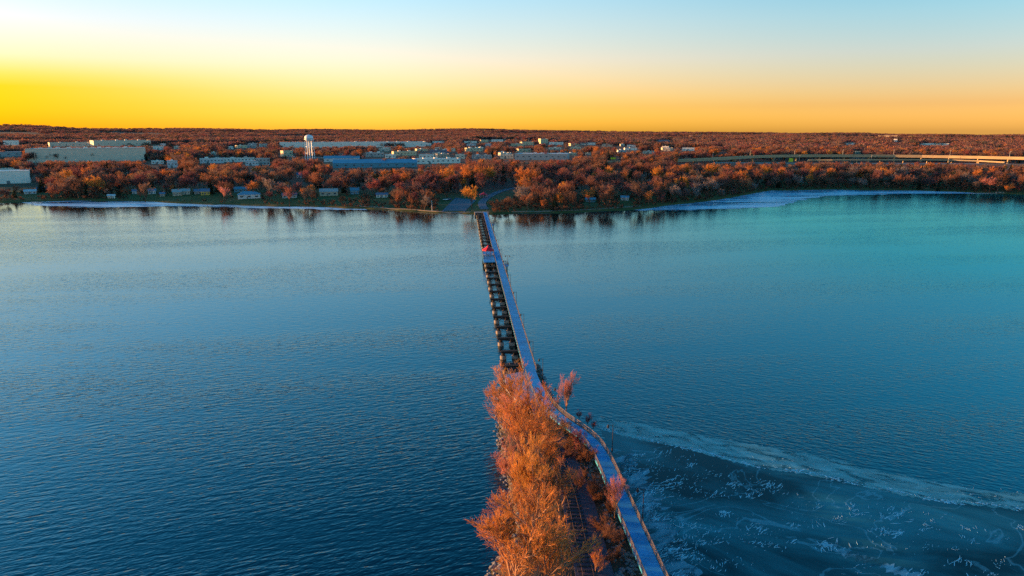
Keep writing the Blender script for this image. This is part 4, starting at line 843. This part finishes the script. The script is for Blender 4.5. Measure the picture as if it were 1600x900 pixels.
for _ in range(12500):
    az = rs.uniform(R(-42), R(42)); sd = float(shore_d(az)); r = math.sqrt(rs.uniform((sd + 55) ** 2, 1750 ** 2)); x, y = r * math.sin(az), r * math.cos(az); z = float(tz(x, y)); h = rs.uniform(8, 20); wd = rs.uniform(.85, 1.25)
    if blocked(x, y, z, h, h * .33 * wd): continue
    pxx, pyy = proj(x, y, z + h)
    if 420 < pxx < 900 and r > 1000 and rs.rand() < .6: continue
    k = 6 + rs.randint(2) if rs.rand() < .09 else (13 if rs.rand() < .12 + .12 * patch(x, y) else rs.randint(6))
    pts.append((x, y, z - .3, k, rs.uniform(0, 6.28), h, h * wd))
for _ in range(3600):       # undergrowth along the shore
    az = rs.uniform(R(-40), R(40)); r = float(shore_d(az)) + rs.uniform(3, 90); x, y = r * math.sin(az), r * math.cos(az); q = proj(x, y, 2)[0]
    if any(a < q < b_ for a, b_ in LAWN) and rs.rand() < .6: continue
    h = rs.uniform(1.5, 4.5); z = float(tz(x, y))
    if blocked(x, y, z, h, h * .4): continue
    pts.append((x, y, z - .1, 14 + rs.randint(3), rs.uniform(0, 6.28), h, h * 1.2))
woods('woodland', pts, 'bare rust-brown woods behind the shoreline trees')
pts = []
for _ in range(46000):
    az = rs.uniform(R(-43), R(43)); r = math.sqrt(rs.uniform(1700 ** 2, 7600 ** 2)) if rs.rand() < .62 else rs.uniform(1700, 4200); x, y = r * math.sin(az), r * math.cos(az)
    if patch(x * .28, y * .22) > .45: continue
    z = float(tz(x, y)); h = rs.uniform(8, 14) * (1 + r / 16000); wd = rs.uniform(1.1, 2.0)
    if blocked(x, y, z, h, h * .5 * wd): continue
    pts.append((x, y, z - .5, 12 if rs.rand() < .05 else 8 + rs.randint(4), rs.uniform(0, 6.28), h, h * wd))
woods('distant_woods', pts, 'distant rust and purple woods reaching to the skyline')

# ------------------------------------------------------------------ small things on the far shore
WHITE = mat('white_paint', (.8, .8, .78), .5, .05)
c = ground(675, 329); e = thing('flagpole', 'bare white flagpole on the shore left of the parking lot', 'flagpole', c); kk = math.hypot(c.x, c.y) / F
MB().lathe([(.3, -.3), (.3, .25), (.15, .3), (.11, 15 * kk)], 8).build('pole', WHITE, e); MB().lathe([(.05, 15 * kk), (.22, 15 * kk + .2), (.05, 15 * kk + .4)], 8).build('finial', WHITE, e); CLEAR.append((673, 677, 312, 329, 640))
def car(px, py, rz, col, label):
    c = ground(px, py); e = thing('parked_car', label, 'car', (c.x, c.y, c.z + .24), rz); 
    MB().poly([(-2.2, -.88, .35), (2.2, -.88, .35), (2.2, .88, .35), (-2.2, .88, .35), (-2.2, -.88, .9), (2.15, -.85, .8), (2.15, .85, .8), (-2.2, .88, .9)], [(3, 2, 1, 0), (4, 5, 6, 7), (0, 1, 5, 4), (1, 2, 6, 5), (2, 3, 7, 6), (3, 0, 4, 7)]).build('body', col, e)
    MB().poly([(-2.0, -.8, .88), (1.0, -.8, .85), (1.0, .8, .85), (-2.0, .8, .88), (-1.6, -.68, 1.45), (.3, -.68, 1.45), (.3, .68, 1.45), (-1.6, .68, 1.45)], [(4, 5, 6, 7), (0, 1, 5, 4), (1, 2, 6, 5), (2, 3, 7, 6), (3, 0, 4, 7)]).build('cabin', GLASS, e)
    wh = MB(); 
    P = [(.33 * math.cos(a), .33 * math.sin(a)) for a in [i * math.pi / 6 for i in range(12)]]
    wh.poly([(x, -.1, z) for x, z in P] + [(x, .1, z) for x, z in P], [tuple(range(12)), tuple(range(23, 11, -1))] + [(i, (i + 1) % 12, 12 + (i + 1) % 12, 12 + i) for i in range(12)]); wm_ = wh.mesh('wheel', LAMPM)
    for x in (-1.35, 1.35):
        for y in (-.85, .85): link('wheel', wm_, e, (x, y, .33))
car(702, 312.5, .2, mat('car_blue', (.03, .06, .22), .35), 'dark blue car parked at the top left corner of the lot'); car(696, 313.2, .2, WHITE, 'white car parked left of the dark blue car')
def dock(px0, px1, py, label, rail=True):
    a, c = at(px0, py, .75), at(px1, py, .75); e = thing('dock', label, 'dock', a); v = c - a; DM = mat('dock_wood', (.45, .38, .33), .8)
    MB().bar((0, 0, 0), v, 2.0, .18).build('deck', DM, e); nn = max(2, int(v.length / 4))
    for i in range(nn + 1):
        p = v * (i / nn)
        for s_ in (-.8, .8): MB().bar(p + Vector((0, s_, -1.6)), p + Vector((0, s_, 1.0 if rail else .2)), .18).build('post', DM, e)
    if rail: MB().bar(Vector((0, -.8, 1)), v + Vector((0, -.8, 1)), .14).build('handrail', DM, e)
dock(1520, 1556, 301.8, 'long low dock reaching out from the far right shore', False); dock(1556, 1568, 301.5, 'short dock with handrail at the end of the long dock'); dock(50, 66, 317, 'small railed dock at the left end of the shore ice'); dock(508, 520, 326.5, 'small bluish boat dock at the lawn below the tan house', False)
c = at(744, 334, 0); ab = MB(); 
for s0, o0, s1, o1 in ((BL - 2, -DW / 2 - TWD - 1, BL + 8, DW / 2 + 1.5),): ab.poly([b0 + on(s, o, z) for z in (-.4, -3.2) for s, o in ((s0, o0), (s0, o1), (s1, o1), (s1, o0))], [(0, 1, 2, 3), (7, 6, 5, 4), (0, 4, 5, 1), (1, 5, 6, 2), (2, 6, 7, 3), (3, 7, 4, 0)])
tag(ab.build('bridge_abutment', PIERC), 'concrete abutment where the bridge meets the far shore', 'abutment')
